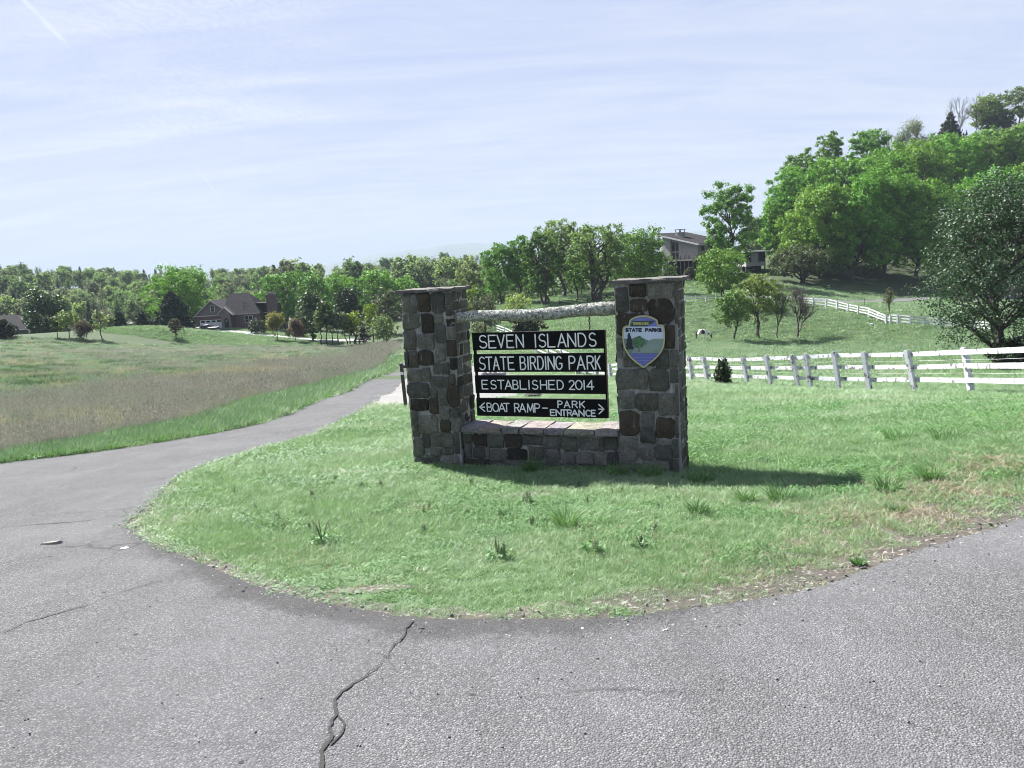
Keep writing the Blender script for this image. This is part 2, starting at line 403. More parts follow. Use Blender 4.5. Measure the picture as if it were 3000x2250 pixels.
mown = t.mix(t.ramp(mid, [(0.3, 0.0), (0.7, 1.0)]), (0.032, 0.072, 0.022), (0.046, 0.09, 0.03))
mead = t.mix(t.ramp(t.noise(P, 0.25, 5, .65), [(0.35, 0.0), (0.65, 1.0)]), (0.042, 0.068, 0.034), (0.065, 0.08, 0.048))
brn = t.mix(mid, (0.075, 0.07, 0.052), (0.105, 0.10, 0.078))
wd = t.mix(mid, (0.035, 0.05, 0.026), (0.06, 0.07, 0.042))
c = t.mix(t.attr('mown').outputs['Fac'], past, mown)
c = t.mix(t.attr('meadow').outputs['Fac'], c, mead); c = t.mix(t.attr('brown').outputs['Fac'], c, brn); c = t.mix(t.attr('wood').outputs['Fac'], c, wd)
c = t.mix(t.math('MULTIPLY', t.ramp(fine, [(0.35, 1.0), (0.6, 0.0)]), 0.55), c, (0.035, 0.045, 0.02))
t.link(c, b.inputs['Base Color']); b.inputs['Roughness'].default_value = 0.95; b.inputs['Specular IOR Level'].default_value = 0.1
t.link(t.bump(t.noise(P, 3.0, 6, 0.7), 0.7, 0.12), b.inputs['Normal'])
ground = link('ground', build_ground(), m, smooth=True); tag(ground, kind='structure')

# ------------------------------------------------------------------ draped sheets: road, gravel, drives
def draped(name, outline, step_fn, lift, mat, box, kind='structure'):
    """triangulated sheet inside an outline, laid over the terrain"""
    pts = [Vector(p) for p in outline]; n = len(pts); inner = []
    x0, x1, y0, y1 = box
    gx, gy = np.meshgrid(np.arange(x0, x1, step_fn), np.arange(y0, y1, step_fn))
    gx = (gx + rng.uniform(-.2, .2, gx.shape) * step_fn).ravel(); gy = (gy + rng.uniform(-.2, .2, gy.shape) * step_fn).ravel()
    ok = in_poly(gx, gy, outline); ok &= edge_dist(gx, gy, list(outline) + [outline[0]]) > step_fn * .35
    inner = [Vector((a, c2)) for a, c2 in zip(gx[ok], gy[ok])]
    v, e, f, *_ = delaunay_2d_cdt(pts + inner, [(i, (i + 1) % n) for i in range(n)], [], 1, 1e-5)
    A = np.array([(q.x, q.y) for q in v]); z = ground_z(A[:, 0], A[:, 1]) + lift
    me = pymesh(name, np.c_[A, z], [tuple(q) for q in f])
    bm = bmesh.new(); bm.from_mesh(me); bmesh.ops.recalc_face_normals(bm, faces=bm.faces)
    if sum(q.normal.z for q in bm.faces) < 0: bmesh.ops.reverse_faces(bm, faces=bm.faces)
    bm.to_mesh(me); bm.free()
    ob = link(name, me, mat, smooth=True); tag(ob, kind=kind); return ob
m, t, b, o = new_mat('worn_asphalt')
P = t.pos()
v1 = t.voro(P, 125, 'F1', 'Color'); v1d = t.voro(P, 125); g = t.noise(P, 420, 3, 0.7); lo = t.noise(P, 1.1, 5, 0.6); st = t.noise(t.mapping(P, (1, .35, 1)), 3.5, 6, .65)
sv = t.n.new('ShaderNodeSeparateColor'); t.link(v1, sv.inputs[0])
base = t.ramp(sv.outputs[0], [(0.0, (0.066, 0.066, 0.066)), (0.45, (0.121, 0.121, 0.122)), (0.8, (0.168, 0.168, 0.169)), (0.93, (0.198, 0.199, 0.20)), (1.0, (0.25, 0.25, 0.25))])
base = t.mix(t.ramp(v1d, [(0.30, 0.0), (0.62, 0.8)]), base, (0.06, 0.06, 0.063))
base = t.mix(t.math('MULTIPLY', t.ramp(lo, [(0.35, 0.0), (0.7, 1.0)]), 0.30), base, (0.165, 0.167, 0.175))
base = t.mix(t.math('MULTIPLY', t.ramp(st, [(0.42, 1.0), (0.56, 0.0)]), 0.22), base, (0.07, 0.07, 0.072))
ptc = t.ramp(t.noise(P, 14, 2, 0.5), [(0.235, 1.0), (0.26, 0.0)])
base = t.mix(t.math('MULTIPLY', ptc, 0.8), base, (0.035, 0.035, 0.037))
eg = t.attr('edge').outputs['Fac']; en = t.noise(P, 16, 6, .75)
base = t.mix(t.math('MULTIPLY', t.ramp(t.math('ADD', eg, t.math('MULTIPLY', en, .6)), [(.80, 0), (1.15, 1)]), .55), base, (0.04, 0.039, 0.038))
wn = t.n.new('ShaderNodeTexNoise'); wn.inputs['Scale'].default_value = 2.5; t.link(P, wn.inputs['Vector'])
hair = t.voro(t.mix(.22, P, wn.outputs['Color']), .8, 'DISTANCE_TO_EDGE')
base = t.mix(t.math('MULTIPLY', t.ramp(hair, [(.0, 1), (.012, 0)]), t.math('MULTIPLY', t.ramp(t.noise(P, .5, 3), [(.5, 0), (.6, 1)]), .55)), base, (0.03, 0.03, 0.03))
t.link(base, b.inputs['Base Color']); b.inputs['Roughness'].default_value = 0.97; b.inputs['Specular IOR Level'].default_value = 0.03
hh = t.math('ADD', t.math('MULTIPLY', v1d, -1.0), t.math('MULTIPLY', g, 0.25)); hh = t.math('ADD', hh, t.math('MULTIPLY', st, 0.3)); hh = t.math('ADD', hh, t.math('MULTIPLY', t.math('MULTIPLY', eg, en), 3.0))
t.link(t.bump(hh, 0.85, 0.006), b.inputs['Normal'])
asphalt = m
far_cap = road_far_l + road_far_r
road_outline = lawn_edge_f[::-1] + [tuple(Vector(road_far_r[1])), tuple(Vector(road_far_r[0])), tuple(Vector(road_far_l[0])), tuple(Vector(road_far_l[1]))] + road_left_f + [(-24, -7), (20, -7)]
road = draped('road', road_outline, 0.45, 0.012, asphalt, (-24, 20, -7, 66))
_rv = np.empty(len(road.data.vertices) * 3, np.float32); road.data.vertices.foreach_get('co', _rv); _rv = _rv.reshape(-1, 3)
_de = edge_dist(_rv[:, 0], _rv[:, 1], lawn_edge_f[::3]); _at = road.data.attributes.new('edge', 'FLOAT', 'POINT')
_at.data.foreach_set('value', (np.exp(-_de / .22) * np.clip(1.15 - (_rv[:, 0] + 1.0) * .28, .35, 1) * np.clip(1.6 - np.hypot(_rv[:, 0], _rv[:, 1]) / 7, 0, 1)).astype(np.float32))
m, t, b, o = new_mat('pale_gravel')
P = t.pos(); vc = t.voro(P, 26, 'F1', 'Color'); vd = t.voro(P, 26); s3 = t.n.new('ShaderNodeSeparateColor'); t.link(vc, s3.inputs[0])
c = t.ramp(s3.outputs[0], [(0, (0.075, 0.075, 0.078)), (0.6, (0.13, 0.13, 0.135)), (1, (0.20, 0.20, 0.20))])
c = t.mix(t.ramp(vd, [(0.4, 0.0), (0.7, 0.7)]), c, (0.10, 0.10, 0.10)); c = t.mix(t.ramp(t.noise(P, .7, 4), [(0.45, 0), (0.6, .6)]), c, (0.16, 0.14, 0.11))
t.link(c, b.inputs['Base Color']); b.inputs['Roughness'].default_value = .9; t.link(t.bump(vd, -.8, .03), b.inputs['Normal'])
gravel_mat = m
gx = [p[0] for p in gravel_poly]; gy = [p[1] for p in gravel_poly]
gravel = draped('gravel_lot', smooth_line(gravel_poly + [gravel_poly[0]], .5, .06, 8)[:-1], 0.8, 0.03, gravel_mat, (min(gx), max(gx), min(gy), max(gy)))
concrete_mat = simple('pale_concrete', (0.18, 0.18, 0.178), .85, .12, .6, .1)
dr_px = [(575, 981, 172), (604, 978, 170), (700, 980, 172), (838, 982, 168), (960, 1000, 160), (1090, 1004, 158)]
dr_f = [tuple(on_ground(p[0], p[2] - 2.6).xy) for p in dr_px]; dr_b = [tuple(on_ground(p[0], p[2] + (7 if p[0] < 720 else 2.6)).xy) for p in dr_px]
dpoly = dr_f + dr_b[::-1]
drive = draped('driveway', dpoly, 1.5, 0.06, concrete_mat, (min(p[0] for p in dpoly), max(p[0] for p in dpoly), min(p[1] for p in dpoly), max(p[1] for p in dpoly)))
lane_mat = simple('grey_lane', (0.075, 0.075, 0.078), .9, .15, 1.0, .1)
ln_px = [(2180, 868), (2300, 872), (2420, 880), (2470, 887), (2600, 883), (2700, 876), (2900, 872), (3200, 868)]
lp_f = [hit(p[0], p[1] + 4) for p in ln_px]; lp_b = [hit(p[0], p[1] - 5) for p in ln_px]
lpoly = [tuple(p.xy) for p in lp_f] + [tuple(p.xy) for p in lp_b[::-1]]
lane = draped('farm_lane', lpoly, 2.0, 0.08, lane_mat, (min(p[0] for p in lpoly), max(p[0] for p in lpoly), min(p[1] for p in lpoly), max(p[1] for p in lpoly)))

# mountains far off
def build_mountains():
    xs = np.linspace(-7000, 9000, 300); d = 6300.0
    rr2 = np.random.default_rng(3)
    def ridge(x):
        s = np.zeros_like(x)
        for k, (f, a) in enumerate(((.00045, 30), (.0011, 22), (.0031, 9), (.0075, 5), (.019, 2.2))): s += a * np.sin(x * f * 2 * math.pi / 1.7 + k * 2.1 + 1.0)
        return s
    prof = 1.85 * (96 + ridge(xs / 1.4) * .42)
    prof *= np.clip((xs + 3100) / 2000, 0.05, 1)
    rows = [(0, -12, 0), (400, .35, 12), (800, .72, 16), (1200, 1.0, 0), (1600, .7, 6), (2300, -12, 0)]
    V = []
    for dy, fz, w in rows:
        z = np.where(fz < 0, -12.0, prof * fz + w * np.sin(xs * .013 + dy)) if fz >= 0 else np.full_like(xs, -12.0)
        V.append(np.stack([xs, np.full_like(xs, d + dy) + 60 * np.sin(xs * .004), z], 1))
    n = len(xs); V = np.concatenate(V)
    F = [(r * n + i, r * n + i + 1, (r + 1) * n + i + 1, (r + 1) * n + i) for r in range(len(rows) - 1) for i in range(n - 1)]
    return npmesh('mountains', V, F, 4)
mt = simple('mountain_wood', (0.05, 0.075, 0.045), .95, .3, .004)
tag(link('mountains', build_mountains(), mt, smooth=True), kind='structure')
# ------------------------------------------------------------------ stone sign monument
MA = math.radians(22); MK = 7.3997
MT = Vector((math.cos(MA), -math.sin(MA), 0)); MN = Vector((math.sin(MA), math.cos(MA), 0))
U0 = -2.745
M_ORG = MT * U0 + MN * MK + Vector((0, 0, -0.52))
def mon(px, py, off=0.0):
    """pixel -> local (x, z) on the plane of the sign set back by off"""
    d = pix_ray(px, py); s = (MK + off - EYE.dot(MN)) / d.dot(MN); p = EYE + d * s - M_ORG
    return p.dot(MT), p.z
def stone_material(name, bumpy=1.0):
    m, t, b, o = new_mat(name)
    P = t.objco(); oi = t.n.new('ShaderNodeObjectInfo')
    P = t.vmath('ADD', P, t.vmath('MULTIPLY', oi.outputs['Location'], (3.1, 3.7, 4.3)))
    n1 = t.noise(P, 7, 8, 0.65); n2 = t.noise(P, 38, 6, 0.7); n3 = t.noise(t.mapping(P, (1, 1, .22)), 26, 5, .6)
    c = t.mix(t.ramp(n1, [(0.3, 0.0), (0.7, 1.0)]), t.mix(1.0, oi.outputs['Color'], (0.58, 0.56, 0.54), 'MULTIPLY'), t.mix(1.0, oi.outputs['Color'], (1.28, 1.26, 1.2), 'MULTIPLY'))
    c = t.mix(t.math('MULTIPLY', t.ramp(n2, [(0.42, 1.0), (0.58, 0.0)]), 0.35), c, (0.035, 0.033, 0.03))
    c = t.mix(t.math('MULTIPLY', t.ramp(n3, [(0.60, 0.0), (0.74, 1.0)]), 0.40), c, (0.50, 0.50, 0.47))
    c = t.mix(t.math('MULTIPLY', t.ramp(t.noise(P, 90, 3), [(0.66, 0.0), (0.74, 1.0)]), 0.4), c, (0.40, 0.42, 0.36))
    t.link(c, b.inputs['Base Color']); b.inputs['Roughness'].default_value = .88; b.inputs['Specular IOR Level'].default_value = .3
    n5 = t.noise(P, 17, 6, .7, .6); c = t.mix(1.0, c, t.ramp(n5, [(.30, .42), (.5, 1.0), (.72, 1.55)]), 'MULTIPLY')
    c = t.mix(t.math('MULTIPLY', t.ramp(t.noise(t.mapping(P, (1, 1, .12)), 14, 5, .6), [(.62, 0), (.72, 1)]), .35), c, (0.45, 0.45, 0.43))
    h = t.math('ADD', t.math('MULTIPLY', n1, 1.0), t.math('MULTIPLY', n2, .4)); h = t.math('ADD', h, t.math('MULTIPLY', n5, .8))
    t.link(t.bump(h, 1.0 * bumpy, .045), b.inputs['Normal']); return m
stone_mat = stone_material('field_stone')
m, t, b, o = new_mat('old_mortar')
P = t.objco(); n1 = t.noise(P, 12, 7, .7); n3 = t.noise(t.mapping(P, (1, 1, .15)), 30, 5, .6)
c = t.mix(n1, (0.14, 0.14, 0.134), (0.32, 0.32, 0.308)); c = t.mix(t.math('MULTIPLY', t.ramp(n3, [(0.52, 0), (0.66, 1)]), .7), c, (0.42, 0.42, 0.41))
t.link(c, b.inputs['Base Color']); b.inputs['Roughness'].default_value = .95; t.link(t.bump(n1, .8, .03), b.inputs['Normal'])
mortar_mat = m
STONE_COLS = [(0.165, 0.165, 0.15), (0.135, 0.135, 0.122), (0.19, 0.188, 0.172), (0.12, 0.122, 0.116), (0.215, 0.213, 0.20), (0.14, 0.132, 0.112), (0.155, 0.16, 0.14)]
DARK_COLS = [(0.055, 0.048, 0.042), (0.062, 0.052, 0.043), (0.045, 0.042, 0.04)]
BROWN = [(0.105, 0.085, 0.065), (0.085, 0.07, 0.056)]
def stone_mesh(x0, x1, z0, z1, out, frame, seed):
    """an irregular rounded block; frame(a, z, w) puts it on its wall, w outward"""
    r = random.Random(seed); w, h = x1 - x0, z1 - z0; s = min(w, h)
    j = lambda k=1: r.uniform(-.095, .095) * s * k; ta, tz = r.uniform(-.35, .35), r.uniform(-.35, .35)
    c = [r.uniform(.05, .2) * s for _ in range(4)]
    P = [(x0 + c[0], z0 + j(.5)), ((x0 + x1) / 2 + j(2), z0 + j()), (x1 - c[1], z0 + j(.5)), (x1 + j(.5), z0 + c[1]), (x1 + j(), (z0 + z1) / 2 + j(2)), (x1 + j(.5), z1 - c[2]),
         (x1 - c[2], z1 + j(.5)), ((x0 + x1) / 2 + j(2), z1 + j()), (x0 + c[3], z1 + j(.5)), (x0 + j(.5), z1 - c[3]), (x0 + j(), (z0 + z1) / 2 + j(2)), (x0 + j(.5), z0 + c[0])]
    n = len(P); cx = sum(p[0] for p in P) / n; cz = sum(p[1] for p in P) / n
    V = [frame(a, z, -.05) for a, z in P] + [frame(a, z, out * r.uniform(.45, .75)) for a, z in P]
    V += [frame(cx + (a - cx) * .90, cz + (z - cz) * .90, out * (r.uniform(.8, 1.15) + ta * (a - cx) / w * 2 + tz * (z - cz) / h * 2)) for a, z in P]
    V += [frame(cx + j(2), cz + j(2), out * r.uniform(.9, 1.25))]
    F = []
    for k in range(n):
        k2 = (k + 1) % n
        F += [(k, k2, n + k2, n + k), (n + k, n + k2, 2 * n + k2, 2 * n + k), (2 * n + k, 2 * n + k2, 3 * n)]
    return V, F
def add_stone(parent, x0, x1, z0, z1, frame, out=None, col=None, name='stone'):
    k = R.random()
    if col is None: col = R.choice(STONE_COLS) if k < .80 else (R.choice(DARK_COLS) if k < .90 else R.choice(BROWN))
    f = R.uniform(.85, 1.15); out = out or R.uniform(.008, .02)
    V, F = stone_mesh(x0, x1, z0, z1, out, frame, R.randrange(10 ** 6))
    me = pymesh('stone', V, F); bm = bmesh.new(); bm.from_mesh(me); bmesh.ops.recalc_face_normals(bm, faces=bm.faces)
    c = sum((v.co for v in bm.verts), Vector()) / len(bm.verts)
    bm.to_mesh(me); bm.free()
    for v in me.vertices: v.co -= c
    ob = link(name, me, stone_mat, parent, smooth=True, color=tuple(x * f * .84 for x in col)); ob.location = c; return ob
def course_fill(parent, x0, x1, z0, z1, frame, hmin=.09, hmax=.19, wmin=.10, wmax=.26):
    z = z0
    while z < z1 - .03:
        h = min(R.uniform(hmin, hmax), z1 - z)
        if z1 - z - h < .06: h = z1 - z
        x = x0
        while x < x1 - .02:
            w = min(R.uniform(wmin, wmax), x1 - x)
            if x1 - x - w < .07: w = x1 - x
            if h > .15 and w > .1 and R.random() < .3:
                s = R.uniform(.42, .58) * h
                add_stone(parent, x + .006, x + w - .006, z + .006, z + s - .005, frame); add_stone(parent, x + .006, x + w - .006, z + s + .005, z + h - .006, frame)
            else: add_stone(parent, x + .006, x + w - .006, z + .006, z + h - .006, frame)
            x += w
        z += h
PB, PT_ = 0.0, 1.905                          # pillar foot and top above the monument's base
DEP = .42
monument = empty('stone_monument', M_ORG, -MA, 'park entrance monument of dark field stone, two square pillars joined by a low wall', 'stone monument')
LX0, LX1 = -4.245 - U0, -3.63 - U0
RX0, RX1 = -1.862 - U0, -1.245 - U0
FR = lambda y: (lambda a, z, w: (a, y - w, z))
BK = lambda y: (lambda a, z, w: (a, y + w, z))
SR = lambda x: (lambda a, z, w: (x + w, a, z))
SL = lambda x: (lambda a, z, w: (x - w, a, z))
def core(name, x0, x1, y0, y1, z0, z1, label):
    """mortared core, subdivided and roughened"""
    bm = bmesh.new(); bmesh.ops.create_cube(bm, size=1)
    bmesh.ops.subdivide_edges(bm, edges=bm.edges, cuts=7, use_grid_fill=True); rr = random.Random(len(label))
    for v in bm.verts:
        v.co = Vector(((x0 + x1) / 2 + v.co.x * (x1 - x0), (y0 + y1) / 2 + v.co.y * (y1 - y0), (z0 + z1) / 2 + v.co.z * (z1 - z0)))
        v.co += Vector((rr.uniform(-1, 1), rr.uniform(-1, 1), rr.uniform(-1, 1))) * .004
    me = bpy.data.meshes.new(name); bm.to_mesh(me); bm.free()
    ob = link(name, me, mortar_mat, monument); ob['label'] = label; return ob
def slab(parent, name, outline, z0, z1, col, seed):
    r = random.Random(seed); n = len(outline)
    V = [(x, y, z0 + r.uniform(-.004, .004)) for x, y in outline] + [(x + r.uniform(-.006, .006), y + r.uniform(-.006, .006), (z0 + z1) / 2) for x, y in outline] + [(x * 1, y * 1, z1 + r.uniform(-.006, .005)) for x, y in outline]
    cx = sum(p[0] for p in outline) / n; cy = sum(p[1] for p in outline) / n
    for i in range(n): x, y, z = V[2 * n + i]; V[2 * n + i] = (cx + (x - cx) * .975, cy + (y - cy) * .975, z)
    V.append((cx, cy, z1 + .004)); V.append((cx, cy, z0))
    F = []
    for k in range(n):
        k2 = (k + 1) % n
        F += [(k, k2, n + k2, n + k), (n + k, n + k2, 2 * n + k2, 2 * n + k), (2 * n + k, 2 * n + k2, 3 * n), (k2, k, 3 * n + 1)]
    return obj(name, V, F, stone_mat, parent, color=col)
def ragged(x0, x1, y0, y1, step, amp, seed):
    r = random.Random(seed); P = []
    nx = max(2, int((x1 - x0) / step)); ny = max(2, int((y1 - y0) / step))
    for k in range(nx): P.append((x0 + (x1 - x0) * k / nx + r.uniform(-amp, amp), y0 + r.uniform(-amp, amp)))
    for k in range(ny): P.append((x1 + r.uniform(-amp, amp), y0 + (y1 - y0) * k / ny + r.uniform(-amp, amp)))
    for k in range(nx): P.append((x1 - (x1 - x0) * k / nx + r.uniform(-amp, amp), y1 + r.uniform(-amp, amp)))
    for k in range(ny): P.append((x0 + r.uniform(-amp, amp), y1 - (y1 - y0) * k / ny + r.uniform(-amp, amp)))
    return P
pil_l = core('pillar', LX0 + .006, LX1 - .006, .006, DEP - .012, PB - .25, PT_, 'left pillar, built of many small stones')
pil_r = core('pillar', RX0 + .006, RX1 - .006, .006, DEP - .012, PB - .25, PT_, 'right pillar, with the shield badge on its face')
wall_c = core('low_wall', LX1 + .002, RX0 - .002, .056, DEP - .01, PB - .2, .384, 'low stone wall between the two pillars')
# stones of the left pillar's front, as the photograph shows them (pixels of a 2.765x enlargement of its corner 1160, 800)
LEFT = [(45,165,165,320),(180,280,165,320,1),(290,395,155,320),(404,470,160,262),(402,468,268,345),(55,190,330,450),(205,305,330,485,2),(308,382,325,408),(410,466,370,435,2),(420,470,440,535,3),(315,405,415,565),
  (60,160,460,622),(175,310,490,612),(180,302,625,745,2),(318,402,572,720),(412,498,545,678,1),(105,176,630,770),(72,102,630,770),(440,502,685,782,2),(306,436,726,818),(96,214,782,880),(220,278,765,880),(284,425,838,922),(430,482,815,902),
  (482,520,545,675),(484,522,790,895),(95,270,888,1012),(276,336,930,1015),(342,424,930,1076),(428,520,902,1085,1),(120,266,1022,1112,2),(272,350,1020,1140,1),(354,446,1085,1182),(450,526,1092,1170),(125,184,1118,1240),(190,346,1150,1296,3),
  (358,440,1186,1282,1),(456,540,1178,1286,3),(136,192,1246,1326),(142,226,1332,1482),(214,276,1306,1410),(284,462,1292,1412),(238,364,1416,1486),(370,464,1416,1472),(470,512,1292,1462),(150,352,1490,1560),(358,512,1476,1575)]
RIGHT_ = [(90,190,140,335),(202,332,110,222,1),(345,545,100,228,3),(206,342,236,330,1),(352,548,236,428,2),(96,330,340,535,4),(335,480,436,545,4),(486,562,440,632,4),(98,146,545,700),(150,312,640,772),(410,516,640,792),(322,405,560,770),(104,345,786,958),(356,520,792,970),
  (116,250,972,1108),(258,430,976,1122),(438,560,986,1162,3),(120,290,1130,1316,1),(300,406,1140,1262),(414,560,1172,1348,1),(290,404,1268,1378),(126,262,1322,1530,3),(270,400,1384,1516),(406,546,1356,1400,3),(406,546,1405,1516),(130,298,1536,1615),(304,520,1522,1625,3),
  (562,592,105,320),(564,592,330,432),(526,590,640,780),(528,590,790,905),(566,592,915,1160),(566,592,1170,1340),(554,592,1350,1500),(526,592,1510,1615)]
WALL = [(205,340,492,590),(346,506,486,632,2),(514,712,490,652),(720,922,490,656,4),(930,1160,502,618),(1168,1386,502,662),(1394,1572,510,692),(1580,1832,532,682),(1838,1884,530,688),(1890,2050,526,678),
  (230,336,600,766),(344,490,640,770),(494,540,640,766),(548,742,665,822),(748,992,662,798,2),(1000,1174,630,800),(1188,1372,666,814),(1398,1558,700,852),(1568,1766,696,860,3),(1774,1932,696,860,3),(1942,2052,696,858),
  (232,572,778,892,4),(578,704,828,900),(712,1042,806,902),(1056,1402,822,915),(1410,1562,858,930),(1570,1770,866,935),(1778,2050,866,940)]
def pix_stones(parent, spec, org, sc, off, x_lim, z_lim):
    y = off
    for s in spec:
        (xa, za), (xb, zb), (xc, zc), (xd, zd) = [mon(org[0] + a / sc, org[1] + c / sc, off) for a, c in ((s[0], s[2]), (s[1], s[2]), (s[0], s[3]), (s[1], s[3]))]
        x0, x1 = (xa + xc) / 2, (xb + xd) / 2; z1, z0 = (za + zb) / 2, (zc + zd) / 2
        x0 = max(x0, x_lim[0]); x1 = min(x1, x_lim[1]); z0 = max(z0, z_lim[0]); z1 = min(z1, z_lim[1])
        if x1 - x0 < .02 or z1 - z0 < .02: continue
        k = s[4] if len(s) > 4 else 0
        col = {0: None, 1: R.choice(BROWN), 2: R.choice(DARK_COLS), 3: (0.235, 0.23, 0.21), 4: (0.088, 0.074, 0.06)}[k]
        if k == 0: col = R.choice(STONE_COLS)
        add_stone(parent, x0, x1, z0, z1, FR(y), R.uniform(.007, .019), col)
pix_stones(pil_l, LEFT, (1160, 800), 2.765, 0, (LX0, LX1), (-.06, PT_))
pix_stones(pil_r, RIGHT_, (1770, 790), 2.72, 0, (RX0, RX1), (-.06, PT_))
pix_stones(wall_c, WALL, (1300, 1150), 4.02, .05, (LX1 + .01, RX0 - .01), (-.05, .395))
for parent, xl, xr in ((pil_l, LX0, LX1), (pil_r, RX0, RX1)):
    course_fill(parent, .02, DEP, 0.0, PT_, SR(xr - .012), .10, .22, .09, .2)
    course_fill(parent, .02, DEP, 0.0, PT_, SL(xl + .012), .12, .24, .12, .24)
slab(pil_l, 'cap_stone', ragged(LX0 - .04, LX1 + .03, -.035, DEP + .03, .07, .012, 3), PT_ + .002, PT_ + .04, (0.155, 0.15, 0.14), 5)
slab(pil_r, 'cap_stone', ragged(RX0 - .04, RX1 + .055, -.035, DEP + .03, .07, .013, 9), PT_ + .002, PT_ + .036, (0.16, 0.155, 0.145), 6)
x = LX1 + .004
k = 0
while x < RX0 - .05:
    w = R.uniform(.17, .33); x2 = min(x + w, RX0 - .004)
    if RX0 - x2 < .12: x2 = RX0 - .004
    slab(wall_c, 'coping_stone', ragged(x + .004, x2 - .004, -.015 + R.uniform(-.01, .015), DEP + R.uniform(0, .03), .09, .008, k + 20), .380 + R.uniform(0, .006), .434 + R.uniform(-.008, .006), tuple(v * R.uniform(.9, 1.15) for v in (0.28, 0.272, 0.25)), k); x = x2; k += 1

# lichen covered log between the pillars
m, t, b, o = new_mat('lichen_log')
P = t.objco(); ln = t.noise(P, 26, 7, .72, .4); tb = t.n.new('ShaderNodeSeparateXYZ'); t.link(P, tb.inputs[0])
gr = t.noise(t.mapping(P, (.8, 12, 12)), 6, 5, .6)
c = t.mix(gr, (0.15, 0.14, 0.12), (0.30, 0.285, 0.26)); c = t.mix(t.ramp(ln, [(0.44, 0.0), (0.54, .95)]), c, (0.50, 0.515, 0.455)); c = t.mix(t.ramp(t.noise(P, 70, 4), [(.36, 1), (.48, 0)]), c, (0.05, 0.05, 0.045))
t.link(c, b.inputs['Base Color']); b.inputs['Roughness'].default_value = .95; t.link(t.bump(ln, 1.0, .03), b.inputs['Normal'])
log_mat = m
(lx, lz0), (lx2, lz1) = mon(1345, 931, .12), mon(1798, 904, .12)
lv = MB(); N = 60; rr = random.Random(2); nn = 14; pts = []
for i in range(N + 1):
    f = i / N; xx = LX1 - .06 + (RX0 + .05 - LX1 + .06) * f; zz = lz0 + (lz1 - lz0) * f + .008 * math.sin(f * 9) - .010 * math.sin(f * math.pi)
    rad = (.051 + .014 * f) * (1 + .05 * math.sin(f * 23))
    for k in range(nn):
        a = 2 * math.pi * k / nn; topn = max(0, math.sin(a)) * (0.4 + .6 * (f > .1))
        q = rad * (1 + .05 * math.sin(3 * a + f * 14)) + rr.uniform(-.003, .006) * (0.4 + topn)
        lv.v.append((xx, .12 + q * math.cos(a), zz + q * math.sin(a)))
for i in range(N):
    for k in range(nn): lv.f.append((i * nn + k, i * nn + (k + 1) % nn, (i + 1) * nn + (k + 1) % nn, (i + 1) * nn + k))
lv.f += [tuple(range(nn)), tuple(range(N * nn, N * nn + nn))]
beam = empty('log_beam', M_ORG, -MA, 'lichen crusted grey log spanning between the two stone pillars', 'log')
lv.build('log', log_mat, beam, smooth=True)
# crusty lichen flakes standing on the upper side of the log
V, F = [], []
for i in range(900):
    f = rr.uniform(.09, .96); a = math.radians(rr.gauss(95, 42)); rad = (.051 + .014 * f) * 1.01
    c0 = Vector((LX1 - .06 + (RX0 - LX1 + .11) * f, .12 + rad * math.cos(a), lz0 + (lz1 - lz0) * f - .01 * math.sin(f * math.pi) + .008 * math.sin(f * 9) + rad * math.sin(a)))
    s = rr.uniform(.004, .012); nrm = Vector((rr.uniform(-.6, .6), math.cos(a), math.sin(a))).normalized(); u = nrm.orthogonal().normalized() * s; w = nrm.cross(u)
    b0 = len(V); V += [c0 + u, c0 + w, c0 - u, c0 - w, c0 + nrm * rr.uniform(.004, .013)]; F += [(b0, b0 + 1, b0 + 4), (b0 + 1, b0 + 2, b0 + 4), (b0 + 2, b0 + 3, b0 + 4), (b0 + 3, b0, b0 + 4)]
lic = obj('lichen', V, F, simple('lichen_crust', (0.50, 0.52, 0.45), .95, .3, 30), beam); lic['kind'] = 'stuff'

# ------------------------------------------------------------------ hanging sign with routed lettering
SO = .12
sx0, sz1 = mon(1383.5, 976, SO); sx1, _ = mon(1771.5, 965.3, SO); _, sz0 = mon(1398, 1217, SO)
hang = empty('hanging_sign', M_ORG, -MA, 'black slatted wooden sign with white park name hung on chains under the log', 'sign')
m, t, b, o = new_mat('black_stain'); P = t.objco(); g = t.noise(t.mapping(P, (1.5, 20, 20)), 5, 6, .6)
t.link(t.mix(g, (0.004, 0.004, 0.005), (0.010, 0.0095, 0.0095)), b.inputs['Base Color']); b.inputs['Roughness'].default_value = .8; b.inputs['Specular IOR Level'].default_value = .15; t.link(t.bump(g, .15, .004), b.inputs['Normal']); black = m
white_letter = simple('white_lettering', (0.74, 0.74, 0.75), .6, .06, 20)
rim_mat = simple('brown_edge', (0.11, 0.085, 0.055), .8, .3, 20)
ZC = lambda y: mon(1330 + 1000 / 4.147, 850 + y / 4.147, SO)[1]
bz = [(ZC(502), ZC(720)), (ZC(771), ZC(991)), (ZC(1036), ZC(1254)), (ZC(1319), ZC(1537))]
sgl = mon(1330 + 240 / 4.147, 850 + 800 / 4.147, SO)[0]
fr = MB()
for xa, xb in ((sx0 + .001, sx0 + .022), (sx1 - .018, sx1 - .001)): fr.box(xa, xb, SO + .004, SO + .038, bz[3][1] + .004, bz[0][0] - .004)
fr.build('frame', black, hang)
planks = []
for zt, zb in bz:
    planks.append(MB().box(sx0, sx1, SO - .012, SO + .026, zb, zt).build('plank', black, hang))
MB().box(sx1 - .0005, sx1 + .004, SO - .008, SO + .036, bz[3][1] + .002, bz[0][0] - .002).build('edge_strip', rim_mat, hang)  # brown strip along the right edge, lighter than the boards
